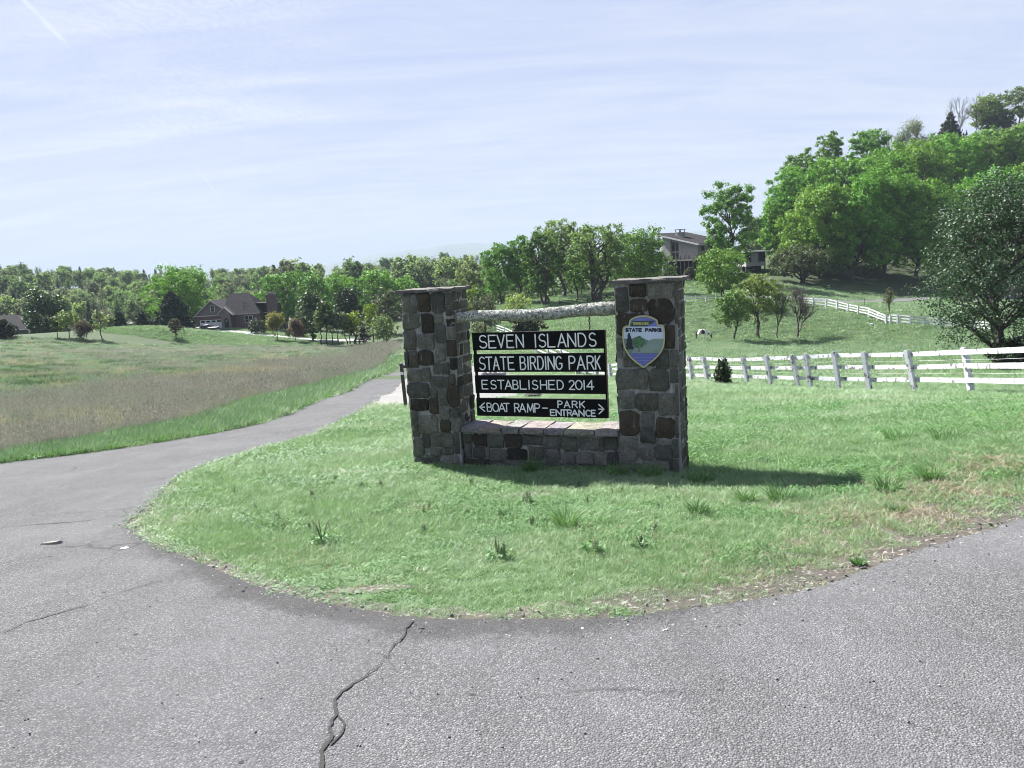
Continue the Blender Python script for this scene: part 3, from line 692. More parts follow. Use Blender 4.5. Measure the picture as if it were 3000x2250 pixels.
# single stroke alphabet, as cut with a router
def arc(cx, cy, rx, ry, a0, a1, n=10): return [(cx + rx * math.cos(math.radians(a0 + (a1 - a0) * i / n)), cy + ry * math.sin(math.radians(a0 + (a1 - a0) * i / n))) for i in range(n + 1)]
GL = {
 'A': [[(0, 0), (.5, 1), (1, 0)], [(.18, .33), (.82, .33)]], 'E': [[(1, 1), (0, 1), (0, 0), (1, 0)], [(0, .53), (.85, .53)]],
 'B': [[(0, 0), (0, 1), (.55, 1)] + arc(.55, .765, .36, .235, 90, -90)[1:] + [(0, .53)], [(.5, .53)] + arc(.55, .265, .45, .265, 90, -90) + [(0, 0)]],
 'C': [arc(.55, .5, .55, .5, 50, 310, 18)], 'D': [[(0, 0), (0, 1), (.4, 1)] + arc(.4, .5, .6, .5, 90, -90, 14)[1:] + [(0, 0)]],
 'G': [arc(.52, .5, .52, .5, 48, 300, 18) + [(.98, .2), (.98, .45), (.6, .45)]], 'H': [[(0, 0), (0, 1)], [(1, 0), (1, 1)], [(0, .5), (1, .5)]], 'I': [[(.5, 0), (.5, 1)]],
 'K': [[(0, 0), (0, 1)], [(1, 1), (0, .42)], [(.3, .6), (1, 0)]], 'L': [[(0, 1), (0, 0), (1, 0)]], 'M': [[(0, 0), (.08, 1), (.5, .15), (.92, 1), (1, 0)]], 'N': [[(0, 0), (0, 1), (1, 0), (1, 1)]],
 'O': [arc(.5, .5, .5, .5, 90, 450, 22)], 'P': [[(0, 0), (0, 1), (.5, 1)] + arc(.5, .735, .48, .265, 90, -90)[1:] + [(0, .47)]],
 'R': [[(0, 0), (0, 1), (.5, 1)] + arc(.5, .75, .46, .25, 90, -90)[1:] + [(0, .5)], [(.5, .5), (1, 0)]],
 'S': [arc(.52, .745, .46, .255, 35, 270, 12) + arc(.5, .25, .5, .25, 90, -150, 12)[1:]], 'T': [[(0, 1), (1, 1)], [(.5, 1), (.5, 0)]], 'V': [[(0, 1), (.5, 0), (1, 1)]],
 '2': [arc(.48, .72, .46, .28, 160, -25, 10) + [(0, 0), (1, 0)]], '0': [arc(.5, .5, .5, .5, 90, 450, 22)], '1': [[(.5, 0), (.5, 1)]], '4': [[(.72, 0), (.72, 1), (0, .3), (1, .3)]],
 '<': [[(1, 1), (0, .5), (1, 0)], [(0, .5), (1, .5)]], '>': [[(0, 1), (1, .5), (0, 0)], [(0, .5), (1, .5)]], '-': [[(0, .5), (1, .5)]],
}
def strokes(mb, ch, x0, x1, z0, z1, wd, y, dep=.003):
    for pl_ in GL[ch]:
        P = [(x0 + a * (x1 - x0), z0 + c * (z1 - z0)) for a, c in pl_]
        # ribbon with mitred joints and round ends
        def ribbon(P):
            n = len(P); L, Rr = [], []
            for i in range(n):
                d0 = Vector(P[i]) - Vector(P[i - 1]) if i > 0 else Vector(P[1]) - Vector(P[0]); d1 = Vector(P[i + 1]) - Vector(P[i]) if i < n - 1 else d0
                if d0.length < 1e-9: d0 = d1
                if d1.length < 1e-9: d1 = d0
                d0.normalize(); d1.normalize(); nn0 = Vector((-d0.y, d0.x)); nn1 = Vector((-d1.y, d1.x)); q = (nn0 + nn1)
                q = q.normalized() if q.length > .2 else nn0
                k = min(1.6, 1 / max(.35, q.dot(nn0))) * wd / 2; L.append(Vector(P[i]) + q * k); Rr.append(Vector(P[i]) - q * k)
            vs = [(p.x, y - dep, p.y) for p in L] + [(p.x, y - dep, p.y) for p in Rr]
            mb.raw(vs, [(i, i + 1, n + i + 1, n + i) for i in range(n - 1)])
        # split at sharp corners so that joints stay clean
        cur = [P[0]]
        for i in range(1, len(P)):
            cur.append(P[i])
            if i < len(P) - 1:
                a = (Vector(P[i]) - Vector(P[i - 1])); c = (Vector(P[i + 1]) - Vector(P[i]))
                if a.length > 1e-6 and c.length > 1e-6 and a.angle(c) > .75: ribbon(cur); cur = [P[i]]
        ribbon(cur)
        for e in ([P[0], P[-1]] + [P[i] for i in range(1, len(P) - 1)]):
            k = 10; mb.raw([(e[0] + wd / 2 * math.cos(2 * math.pi * i / k), y - dep - .0004, e[1] + wd / 2 * math.sin(2 * math.pi * i / k)) for i in range(k)], [tuple(range(k))])
SX = lambda x, y: mon(1330 + x / 4.147, 850 + y / 4.147, SO - .012)[0]
LINES = [
 ([('S', 308, 395), ('E', 422, 504), ('V', 528, 612), ('E', 642, 722), ('N', 757, 842), ('I', 976, 1002), ('S', 1033, 1112), ('L', 1140, 1224), ('A', 1262, 1358), ('N', 1385, 1478), ('D', 1512, 1602), ('S', 1642, 1724)], 0, .155, .862, 17),
 ([('S', 308, 377), ('T', 388, 463), ('A', 478, 545), ('T', 567, 636), ('E', 660, 728), ('B', 806, 868), ('I', 888, 912), ('R', 930, 993), ('D', 1018, 1085), ('I', 1100, 1128), ('N', 1145, 1218), ('G', 1238, 1312), ('P', 1400, 1472), ('A', 1497, 1588), ('R', 1620, 1697), ('K', 1720, 1775)], 1, .16, .86, 17),
 ([('E', 342, 410), ('S', 448, 513), ('T', 533, 610), ('A', 622, 702), ('B', 718, 779), ('L', 806, 878), ('I', 900, 924), ('S', 953, 1018), ('H', 1052, 1126), ('E', 1152, 1224), ('D', 1256, 1328), ('2', 1400, 1464), ('0', 1478, 1556), ('1', 1570, 1594), ('4', 1614, 1698)], 2, .265, .755, 15),
 ([('B', 404, 458), ('O', 472, 542), ('A', 546, 620), ('T', 607, 673), ('R', 737, 793), ('A', 797, 868), ('M', 892, 965), ('P', 982, 1043)], 3, .27, .735, 15),
 ([('P', 1265, 1318), ('A', 1342, 1408), ('R', 1440, 1500), ('K', 1530, 1588)], 3, .10, .45, 15),
 ([('E', 1170, 1220), ('N', 1238, 1300), ('T', 1306, 1362), ('R', 1376, 1428), ('A', 1430, 1500), ('N', 1516, 1578), ('C', 1600, 1655), ('E', 1668, 1714)], 3, .58, .90, 16),
 ([('<', 312, 372)], 3, .26, .74, 15), ([('-', 1078, 1134)], 3, .4, .6, 15), ([('>', 1760, 1822)], 3, .26, .76, 15)]
mbs = {}
for chars, bi, v0, v1, pw in LINES:
    mb = mbs.setdefault(bi, MB()); zt, zb = bz[bi]; yy = 600 + bi * 270
    for ch, a, c in chars:
        strokes(mb, ch, SX(a, yy), SX(c, yy), zt + (zb - zt) * v1, zt + (zb - zt) * v0, pw / 4.147 / FOC * 8.0, SO - .0122)
for bi, mb in mbs.items():
    me = pymesh('lettering', mb.v, mb.f); link('lettering', me, white_letter, planks[bi])
chain_mat = simple('rusty_chain', (0.05, 0.04, 0.035), .6, .3, 40, 0, .6)
def torus_link(mb, c, rl, rw, rad, turn):
    n = 12; pts = []
    for i in range(n + 1):
        a = 2 * math.pi * i / n; lx_, lz_ = math.cos(a) * rw, math.sin(a) * rl
        pts.append((c[0] + (lx_ if turn else 0), c[1] + (0 if turn else lx_), c[2] + lz_))
    mb.tube(pts, rad, 5, cap=False)
for cpx in (1421, 1727):
    cx = mon(cpx, 950, SO)[0]; f = (cx - LX1) / (RX0 - LX1); ztop = lz0 + (lz1 - lz0) * f - .045
    cm = MB(); z = bz[0][0] + .012; i = 0
    cm.tube([(cx, SO, bz[0][0] - .01), (cx, SO, bz[0][0] + .012)], .004, 6)
    while z < ztop + .02: torus_link(cm, (cx, SO, z + .012), .016, .0085, .0032, i % 2); z += .0235; i += 1
    cm.build('chain', chain_mat, hang, smooth=True)

# ------------------------------------------------------------------ shield badge on the right pillar (pixels of an 8.294x enlargement of its corner 1800, 900)
BO = -.036
def bp(x, y): return mon(1800 + x / 8.294, 900 + y / 8.294, BO)
badge = empty('park_badge', M_ORG, -MA, 'shield shaped state parks badge with gold rim on the right stone pillar', 'badge')
def smooth_closed(P, n=4):
    out = []; k = len(P)
    for i in range(k):
        p0, p1, p2, p3 = [Vector(P[(i + d) % k][:2]) for d in (-1, 0, 1, 2)]
        sharp = len(P[i]) > 2 or len(P[(i + 1) % k]) > 2
        for s in range(n):
            t_ = s / n
            v = p1.lerp(p2, t_) if sharp else 0.5 * ((2 * p1) + (p2 - p0) * t_ + (2 * p0 - 5 * p1 + 4 * p2 - p3) * t_ * t_ + (3 * p1 - p0 - 3 * p2 + p3) * t_ ** 3)
            out.append((v.x, v.y))
    return out
SHIELD = [(700, 200), (560, 215), (430, 265), (370, 320), (352, 400), (345, 440, 1), (270, 452), (215, 490), (196, 600), (200, 800), (245, 1000), (360, 1190), (520, 1345), (712, 1480, 1), (900, 1345), (1080, 1180), (1190, 1000), (1228, 800), (1222, 560), (1195, 450), (1150, 425), (1065, 420, 1), (1050, 330), (1000, 280), (850, 215)]
outer = smooth_closed(SHIELD); cxs, cys = 710, 800
def inset(P, d):
    out = []; n = len(P)
    for i in range(n):
        a, c = Vector(P[i - 1]), Vector(P[(i + 1) % n]); t_ = (c - a).normalized(); out.append((P[i][0] + t_.y * -d * SGN, P[i][1] + t_.x * d * SGN))
    return out
area = sum(outer[i - 1][0] * outer[i][1] - outer[i][0] * outer[i - 1][1] for i in range(len(outer)))
SGN = 1 if area > 0 else -1
inner = inset(outer, 34)
def flat_poly(name, P, y, col, parent=badge, thick=.003, rough=.5):
    """thin coloured plate on the badge, front at depth y"""
    mb = MB(); Q = [bp(*p) for p in P]; n = len(Q)
    vs = [Vector((a, c)) for a, c in Q]
    v, e, f, *_ = delaunay_2d_cdt(vs, [(i, (i + 1) % n) for i in range(n)], [], 1, 1e-6)
    mb.raw([(p.x, y, p.y) for p in v], [tuple(q) for q in f])
    mb.raw([(p.x, y, p.y) for p in vs] + [(p.x, y + thick, p.y) for p in vs], [(i, (i + 1) % n, n + (i + 1) % n, n + i) for i in range(n)])
    return mb.build(name, simple('badge_' + name, col, rough, .06, 30), parent)
Y = BO
back = flat_poly('shield', outer, Y + .004, (0.10, 0.10, 0.09), thick=.022)
# rim
mb = MB(); n = len(outer); q0 = [bp(*p) for p in outer]; q1 = [bp(*p) for p in inner]
mb.raw([(a, Y - .006, c) for a, c in q0] + [(a, Y - .006, c) for a, c in q1] + [(a, Y + .006, c) for a, c in q0] + [(a, Y + .006, c) for a, c in q1],
       [(i, (i + 1) % n, n + (i + 1) % n, n + i) for i in range(n)] + [(i, (i + 1) % n, 2 * n + (i + 1) % n, 2 * n + i) for i in range(n)] + [(n + i, n + (i + 1) % n, 3 * n + (i + 1) % n, 3 * n + i) for i in range(n)])
mb.build('rim', simple('badge_gold', (0.42, 0.40, 0.20), .5, .08, 20), badge)
def clip(P, top=None, bottom=None):
    """part of the inner outline between two rows"""
    def half(P, y, keep_below):
        out = []
        for i in range(len(P)):
            a, c = P[i - 1], P[i]; ia = (a[1] >= y) == keep_below; ic = (c[1] >= y) == keep_below
            if ia != ic: s = (y - a[1]) / (c[1] - a[1]); out.append((a[0] + (c[0] - a[0]) * s, y))
            if ic: out.append(c)
        return out
    if top is not None: P = half(P, top, True)
    if bottom is not None: P = half(P, bottom, False)
    return P
fld = inset(outer, 30)
flat_poly('top_panel', clip(fld, None, 470), Y + .001, (0.145, 0.165, 0.43))
flat_poly('sky_panel', clip(fld, 470, 860), Y + .001, (0.47, 0.53, 0.66))
flat_poly('hill_panel', [p for p in clip(fld, 860, 1120)], Y + .001, (0.17, 0.215, 0.20))
wp = flat_poly('water_panel', clip(fld, 1120), Y + .001, (0.085, 0.10, 0.37))
def within(P):
    """pull points inside the shield"""
    out = []
    for x, y in P:
        row = clip(fld, y - .5, y + .5); xs = [p[0] for p in row] or [x]; out.append((min(max(x, min(xs)), max(xs)), y))
    return out
flat_poly('far_hill', within([(222, 765), (480, 755), (700, 760), (780, 790), (840, 815), (780, 900), (700, 1000), (500, 1010), (260, 1000), (230, 900)]), Y - .0008, (0.13, 0.17, 0.165), thick=.002)
flat_poly('right_hill', within([(770, 905), (850, 800), (950, 770), (1060, 764), (1190, 768), (1190, 850), (1180, 965), (1060, 925), (940, 888)]), Y - .0016, (0.19, 0.25, 0.235), thick=.002)
flat_poly('near_hill', within([(600, 980), (700, 945), (800, 905), (930, 886), (1040, 905), (1160, 975), (1130, 1090), (1110, 1115), (600, 1115), (420, 1112), (440, 1010)]), Y - .0024, (0.21, 0.265, 0.245), thick=.002)
flat_poly('state_outline', [(440, 335), (985, 325), (940, 380), (860, 415), (795, 468), (385, 470), (405, 420)], Y - .0008, (0.025, 0.05, 0.045), thick=.002)
con = [(355, 620), (380, 640), (385, 690), (410, 720), (405, 760), (432, 800), (420, 830), (440, 880), (432, 920), (455, 960), (470, 1000), (460, 1030), (265, 1030), (270, 990), (300, 950), (280, 900), (312, 850), (300, 800), (325, 740), (315, 690), (335, 660), (335, 630)]
flat_poly('conifer_shape', within(con), Y - .0034, (0.012, 0.018, 0.03), thick=.002)
crown = [(590 + (150 + 14 * math.sin(i * 2.1)) * math.cos(i / 24 * 2 * math.pi), 845 + (140 + 12 * math.cos(i * 1.7)) * math.sin(i / 24 * 2 * math.pi)) for i in range(24)]
tr_ = flat_poly('tree_shape', crown, Y - .0034, (0.035, 0.115, 0.055), thick=.002)
flat_poly('tree_stem', [(585, 960), (608, 960), (612, 1085), (588, 1085)], Y - .003, (0.03, 0.06, 0.05), thick=.002)
mb = MB()
for i in range(40):
    a = R.uniform(0, 6.28); q = math.sqrt(R.random()); x, y = 590 + 135 * q * math.cos(a), 845 + 125 * q * math.sin(a); s = R.uniform(7, 13)
    Q = [bp(x - s, y), bp(x, y + s * .8), bp(x + s, y), bp(x, y - s * .8)]; mb.raw([(p[0], Y - .0042, p[1]) for p in Q], [(0, 1, 2, 3)])
link('leaf_marks', pymesh('leaf_marks', mb.v, mb.f), simple('badge_leaf', (0.20, 0.33, 0.18), .6), tr_)
mb = MB()
for i in range(60):
    x = R.uniform(300, 610) if i < 38 else R.uniform(930, 1120); y = R.uniform(1020, 1100); s = R.uniform(6, 14)
    Q = within([(x - s, y), (x, y + 5), (x + s, y - 8), (x, y - 12)]); Q = [bp(*p) for p in Q]; mb.raw([(p[0], Y - .0048 - i * 1e-5, p[1]) for p in Q], [(0, 1, 2, 3)])
link('shrub_marks', pymesh('shrub_marks', mb.v, mb.f), simple('badge_shrub', (0.17, 0.26, 0.17), .6), badge)
mb = MB()
for k, yy in enumerate((1150, 1185, 1215, 1255, 1290, 1325, 1365)):
    row = clip(fld, yy - 1, yy + 1); xs = [p[0] for p in row]; x0, x1 = min(xs) + 20 + 12 * (k % 3), max(xs) - 20 - 25 * (k % 2)
    Q = [bp(x0, yy), bp(x1, yy), bp(x1, yy + 6), bp(x0, yy + 6)]; mb.raw([(p[0], Y - .0006, p[1]) for p in Q], [(0, 1, 2, 3)])
link('wave_lines', pymesh('wave_lines', mb.v, mb.f), simple('badge_wave', (0.30, 0.33, 0.55), .6), wp)
def word(name, text, x0, x1, y0, y1, wd, mat, y):
    mb = MB(); n = len(text); step = (x1 - x0) / n
    for i, ch in enumerate(text):
        if ch == ' ': continue
        a, c = bp(x0 + i * step + step * .1, y1), bp(x0 + i * step + step * .84, y0)
        strokes(mb, ch, a[0], c[0], a[1], c[1], wd, y, .001)
    link(name, pymesh(name, mb.v, mb.f), mat, badge)
u = 8.0 / FOC / 8.294
word('state_lettering', 'TENNESSEE', 442, 838, 368, 422, 9 * u, simple('badge_yellow', (0.55, 0.52, 0.18), .6), Y - .0008)
word('park_lettering', 'STATE PARKS', 268, 1150, 520, 588, 27 * u, simple('badge_ink', (0.012, 0.02, 0.04), .6), Y + .0008)

# low marker post beside the road behind the left pillar
mp = hit(1190, 1196); k = depth(mp) / FOC
marker = empty('marker_post', mp, 0, 'thin dark roadside post with a small white tag behind the left pillar', 'post')
hgt = 133 * k; dark_wood = simple('dark_post_wood', (0.06, 0.055, 0.05), .85, .3, 20, .3)
MB().bar((0, 0, -.2), (-.035, 0, hgt), 12 * k * .8, .07, (0, 1, 0)).build('post', dark_wood, marker)
MB().box(-.035 - 5 * k, -.035 + 5 * k, -.05, -.037, hgt - 33 * k, hgt - 25 * k).build('white_tag', simple('white_tag', (0.7, 0.7, 0.7), .5), marker)
MB().box(0 - 1 * k, 8 * k, -.03, .03, hgt - 14 * k, hgt - 6 * k).build('bracket', dark_wood, marker)
# ------------------------------------------------------------------ trees and shrubs
def leaf_material(name, rough=.6, trans=.35, gloss=.3):
    m, t, b, o = new_mat(name)
    oi = t.n.new('ShaderNodeObjectInfo'); P = t.pos()
    n1 = t.noise(P, .9, 3, .6); n2 = t.voro(P, 3.1, 'F1', 'Color'); s = t.n.new('ShaderNodeSeparateColor'); t.link(n2, s.inputs[0])
    c = t.mix(t.ramp(n1, [(.3, 0), (.7, 1)]), t.mix(1.0, oi.outputs['Color'], (.80, .84, .78), 'MULTIPLY'), t.mix(1.0, oi.outputs['Color'], (1.18, 1.15, 1.1), 'MULTIPLY'))
    c = t.mix(t.math('MULTIPLY', s.outputs[0], .35), c, t.mix(1.0, oi.outputs['Color'], (1.35, 1.25, .85), 'MULTIPLY'))
    t.link(c, b.inputs['Base Color']); b.inputs['Roughness'].default_value = rough; b.inputs['Specular IOR Level'].default_value = gloss
    tr = t.n.new('ShaderNodeBsdfTranslucent'); t.link(t.mix(1.0, c, (1.15, 1.25, .7), 'MULTIPLY'), tr.inputs['Color'])
    mx = t.n.new('ShaderNodeMixShader'); mx.inputs[0].default_value = trans; t.link(b.outputs[0], mx.inputs[1]); t.link(tr.outputs[0], mx.inputs[2]); t.link(mx.outputs[0], o.inputs['Surface'])
    return m
LEAF = leaf_material('leaf', .6, .29, .15); LEAF_DARK = leaf_material('glossy_leaf', .55, .2, .28); LEAF_SOFT = leaf_material('soft_leaf', .85, .55, .05); NEEDLE = leaf_material('needle', .7, .12, .2)
def bark(name, col):
    m, t, b, o = new_mat(name); P = t.objco(); n = t.noise(t.mapping(P, (3, 3, .6)), 3, 6, .65)
    t.link(t.mix(n, tuple(x * .6 for x in col), tuple(x * 1.4 for x in col)), b.inputs['Base Color']); b.inputs['Roughness'].default_value = .95; return m
BARK = bark('dark_bark', (0.055, 0.048, 0.042)); BARK_PALE = bark('grey_bark', (0.15, 0.14, 0.13))
def tubes_np(paths, n=5):
    """many tapered tubes: list of (points, radii)"""
    V, F = [], []
    for pts, rad in paths:
        m_ = len(pts); b0 = len(V); a = None
        for i in range(m_):
            p = Vector(pts[i]); d = Vector(pts[min(i + 1, m_ - 1)]) - Vector(pts[max(i - 1, 0)])
            if d.length < 1e-6: d = Vector((0, 0, 1))
            d.normalize()
            a = d.orthogonal().normalized() if a is None else (a - d * a.dot(d)).normalized()
            c = d.cross(a)
            for k in range(n):
                t_ = 2 * math.pi * k / n; q = p + (a * math.cos(t_) + c * math.sin(t_)) * rad[i]; V.append((q.x, q.y, q.z))
        for i in range(m_ - 1):
            for k in range(n):
                k2 = (k + 1) % n; F.append((b0 + i * n + k, b0 + i * n + k2, b0 + (i + 1) * n + k2, b0 + (i + 1) * n + k))
    return V, F
def curve(p, q, r, sag, seg=4):
    p, q = Vector(p), Vector(q); L = (q - p).length; mid = [Vector((r.uniform(-1, 1), r.uniform(-1, 1), r.uniform(-.3, .6))) * L * .09 for _ in range(seg + 1)]
    out = []
    for i in range(seg + 1):
        t_ = i / seg; w = math.sin(t_ * math.pi); v = p.lerp(q, t_); v.z += sag * L * w
        out.append(v + mid[i] * w)
    return out
def leaves_mesh(name, C, size, nrm_bias, g, elong=1.5, out=None):
    """folded leaf-clump quads at points C"""
    n = len(C); d = g.normal(size=(n, 3)); d[:, 2] += nrm_bias; d += (C - C.mean(0)) / (np.abs(C - C.mean(0)).max() + 1e-6) * .7
    if out is not None: d += out * 1.3
    d /= np.linalg.norm(d, axis=1, keepdims=True) + 1e-9
    a = g.normal(size=(n, 3)); u = np.cross(d, a); u /= np.linalg.norm(u, axis=1, keepdims=True) + 1e-9; w = np.cross(d, u)
    s = size * g.uniform(.55, 1.25, size=(n, 1)); u = u * s * elong * .5; w = w * s * .5; lift = d * s * .18
    V = np.stack([C - u, C - w + lift, C + u, C + w + lift], 1).reshape(-1, 3); F = np.arange(4 * n).reshape(n, 4)
    return npmesh(name, V, F, 4)
def broad(seed, H, Wd, base=.25, lobes=14, leaves=4000, leaf=.3, airy=.0, trunks=1, trunk_r=None, squash=1.0, taper_top=.55, fine_twigs=True, low=0.0, cl_sig=.16):
    """crown and trunk meshes of a broadleaf tree: limbs reach into leafy lobes built of leaf clumps"""
    r = random.Random(seed); g = np.random.default_rng(seed); rw = Wd / 2; zb = H * base; zc = zb + (H - zb) * .5; rh = (H - zb) / 2
    L = []
    for i in range(lobes):
        f = (i + .5) / lobes; ph = i * 2.399963 + r.uniform(-.4, .4); cz = 1 - 2 * f
        cz = cz * .78; rad = math.sqrt(max(0, 1 - cz * cz)) * r.uniform(.45, .78)
        if cz < 0: rad *= (1 - low * -cz)
        if cz > 0: rad *= (1 - (taper_top - .5) * cz)
        s = r.uniform(.28, .46) * (1.0 if lobes < 18 else .85)
        L.append((Vector((rad * math.cos(ph) * rw, rad * math.sin(ph) * rw, zc + cz * rh * squash)), s * rw, s * rh * .95))
    L.append((Vector((0, 0, zc + rh * .55)), rw * .42, rh * .45))
    tr = trunk_r or H * .018; paths = []; tops = []
    for k in range(trunks):
        a = 2 * math.pi * k / max(1, trunks) + r.random(); lean = (0 if trunks == 1 else .16) * H
        e = Vector((math.cos(a) * lean * r.uniform(.5, 1) + r.uniform(-.03, .03) * H, math.sin(a) * lean * r.uniform(.5, 1), zb + (H - zb) * .62)); s0 = Vector((math.cos(a) * tr * (0 if trunks == 1 else 1.1), math.sin(a) * tr * (0 if trunks == 1 else 1.1), -.4))
        P = curve(s0, e, r, 0, 6); paths.append((P, [tr * (1.25 - .95 * i / 6) * (1 if trunks == 1 else .72) for i in range(7)])); tops.append(P)
    cl = []; wts = []
    for c, sr, sh in L:
        P = r.choice(tops); i = min(range(len(P)), key=lambda q: abs(P[q].z - (c.z - .45 * (c.xy - P[q].xy).length - .08 * H)))
        i = max(1, min(len(P) - 2, i)); B = curve(P[i], c, r, .08, 4); q = tr * .42; paths.append((B, [q, q * .8, q * .6, q * .42, q * .25]))
        for _ in range(5 if fine_twigs else 2):
            d = Vector((r.gauss(0, 1), r.gauss(0, 1), r.gauss(.35, .8))).normalized(); e = c + Vector((d.x * sr, d.y * sr, d.z * sh)) * .85
            T = curve(B[r.choice((2, 3, 4))], e, r, .05, 3); paths.append((T, [q * .32, q * .24, q * .16, q * .08]))
        ncl = int(10 + 9 * (1 - airy))
        for _ in range(ncl):
            d = g.normal(size=3); d /= np.linalg.norm(d); rr_ = g.uniform(.45, 1.02) ** .6
            if d[2] < -.45 and r.random() < .6: continue
            cl.append((c.x + d[0] * sr * rr_, c.y + d[1] * sr * rr_, c.z + d[2] * sh * rr_)); wts.append(sr)
    cl = np.array(cl); wts = np.array(wts); pick = g.integers(0, len(cl), leaves)
    off = g.normal(size=(leaves, 3)); C = cl[pick] + off * (wts[pick] * cl_sig * 1.25)[:, None] * np.array([1, 1, .75])
    keep = C[:, 2] > zb * .55; C = C[keep]; off = off[keep]
    V, F = tubes_np(paths, 5)
    return leaves_mesh('crown', C, leaf, .45, g, 1.5, off), pymesh('trunk', V, F)
def bare(seed, H, Wd, levels=4, r0=None, up=.55, fork=.22, kids=4):
    r = random.Random(seed); paths = []; r0 = r0 or H * .014
    def grow(p, d, L, rad, lv):
        e = p + d * L; P = curve(p, e, r, .03, 3); paths.append((P, [rad, rad * .85, rad * .7, rad * .5]))
        if lv == 0: return
        n = kids + (1 if lv < levels else 0)
        for i in range(n):
            t_ = r.uniform(.35, 1.0) if i else 1.0; q = P[min(3, max(1, int(t_ * 3 + .5)))]
            a = r.uniform(0, 6.283); sp = r.uniform(.35, .8) * (1 if i else .35); o1 = d.orthogonal().normalized(); o2 = d.cross(o1)
            nd = (d + (o1 * math.cos(a) + o2 * math.sin(a)) * sp * Wd / H * 1.5 + Vector((0, 0, up * .3))).normalized()
            grow(q, nd, L * r.uniform(.55, .78), rad * .52, lv - 1)
    grow(Vector((0, 0, -.3)), Vector((r.uniform(-.05, .05), r.uniform(-.05, .05), 1)).normalized(), H * fork * 1.35, r0, levels)
    V, F = tubes_np(paths, 3); zmax = max(v[2] for v in V); xm = max(math.hypot(v[0], v[1]) for v in V)
    s = H / zmax; sx = (Wd / 2) / max(.01, xm); V = [(v[0] * sx, v[1] * sx, v[2] * s) for v in V]
    tips = np.array([q[0][-1][:] for q in paths if q[1][0] < r0 * .2]) * np.array([sx, sx, s]); return pymesh('branches', V, F), tips
def conifer(seed, H, Wd, leaves=4000, leaf=.22, taper=1.0, base=.04):
    r = random.Random(seed); g = np.random.default_rng(seed); paths = [([(0, 0, -.3), (0, 0, H * .5), (0, 0, H * .97)], [H * .016, H * .01, .02])]; C = []
    nb = 95
    for i in range(nb):
        f = i / nb; z = H * (base + (1 - base) * f); L = Wd / 2 * ((1 - f) ** taper * 1.0 + .03) * r.uniform(.7, 1.12); a = i * 2.4 + r.uniform(-.3, .3)
        e = Vector((math.cos(a) * L, math.sin(a) * L, z + L * r.uniform(.02, .3))); paths.append(([(0, 0, z), tuple(e * .5 + Vector((0, 0, z * .5 - L * .02))), tuple(e)], [.035, .025, .012]))
        m_ = max(4, int(leaves / nb * (L / (Wd / 4)))); t_ = g.uniform(.15, 1.04, m_) ** .7
        q = np.outer(t_, np.array(e)) + np.outer(1 - t_, np.array([0, 0, z])); q += g.normal(size=(m_, 3)) * (L * .10 + .05); C.append(q)
    C = np.concatenate(C); V, F = tubes_np(paths, 4)
    return leaves_mesh('crown', C, leaf, .1, g, 2.2), pymesh('trunk', V, F)

GRP = {}
def plant(name, label, cat, loc, crown, trunk, col, leafmat=LEAF, barkmat=BARK, group=None, rz=None, crown_name='crown', trunk_name='trunk'):
    root = empty(name, loc, R.uniform(0, 6.28) if rz is None else rz, label, cat, group)
    if trunk is not None: link(trunk_name, trunk, barkmat, root)
    if crown is not None: link(crown_name, crown, leafmat, root, color=col)
    return root
BRIGHT = (0.105, 0.225, 0.036); MIDG = (0.095, 0.20, 0.048); GREY_G = (0.115, 0.16, 0.085); PALE = (0.19, 0.24, 0.12); DEEP = (0.035, 0.07, 0.03); YEL = (0.20, 0.27, 0.055); NAVY = (0.022, 0.038, 0.025); OLIVE = (0.07, 0.09, 0.05); PURP = (0.075, 0.06, 0.06)
seedc = [100]
def tree(kind, label, px, py, top, width, col, D=None, name='tree', group=None, dens=1.0, leafk=1.0, cat='tree', **kw):
    """a tree whose foot is seen at (px, py) - or stands at distance D - with its top at row top and crown of that many pixels"""
    seedc[0] += 1; p = hit(px, py) if D is None else stand(px, py, D); dp = depth(p)
    topP = EYE + pix_ray(px, top) * (dp / 1.0); H = max(.4, topP.z - p.z); Wd = width * dp / FOC
    lf = max(.05, dp * .0021) * leafk
    if kind in ('broad', 'airy', 'shrub', 'dark'):
        area = math.pi / 4 * Wd * H * (1 - kw.get('base', .25) * .6); n = int(min(30000, max(500, area / (lf * lf) * {'broad': 7.0, 'airy': 4.6, 'shrub': 6.0, 'dark': 10.0}[kind] * dens)))
        if kind == 'shrub': kw.setdefault('base', .05); kw.setdefault('trunks', 3); kw.setdefault('trunk_r', H * .02)
        if kind == 'airy': kw.setdefault('airy', .5); kw.setdefault('cl_sig', .12)
        c, tr = broad(seedc[0], H, Wd, leaves=n, leaf=lf, **kw)
        return plant(name, label, cat, p, c, tr, col, LEAF_DARK if kind == 'dark' else LEAF, group=group, rz=R.uniform(0, 6.28))
    if kind == 'conifer':
        n = int(min(12000, max(800, Wd * H / (lf * lf) * 5.0 * dens))); c, tr = conifer(seedc[0], H, Wd, n, lf * 1.1, **kw); return plant(name, label, cat, p, c, tr, col, NEEDLE, group=group)
    if kind in ('bare', 'budding'):
        br, tips = bare(seedc[0], H, Wd, **kw); c = None
        if kind == 'budding':
            g = np.random.default_rng(seedc[0]); C = np.repeat(tips, max(1, int(3 * dens)), 0); C = C + g.normal(size=C.shape) * lf * .9; c = leaves_mesh('crown', C, lf * .55, .2, g)
        return plant(name, label, cat, p, c, br, col, group=group, trunk_name='branches', barkmat=BARK if kw.get('r0') or True else BARK_PALE)

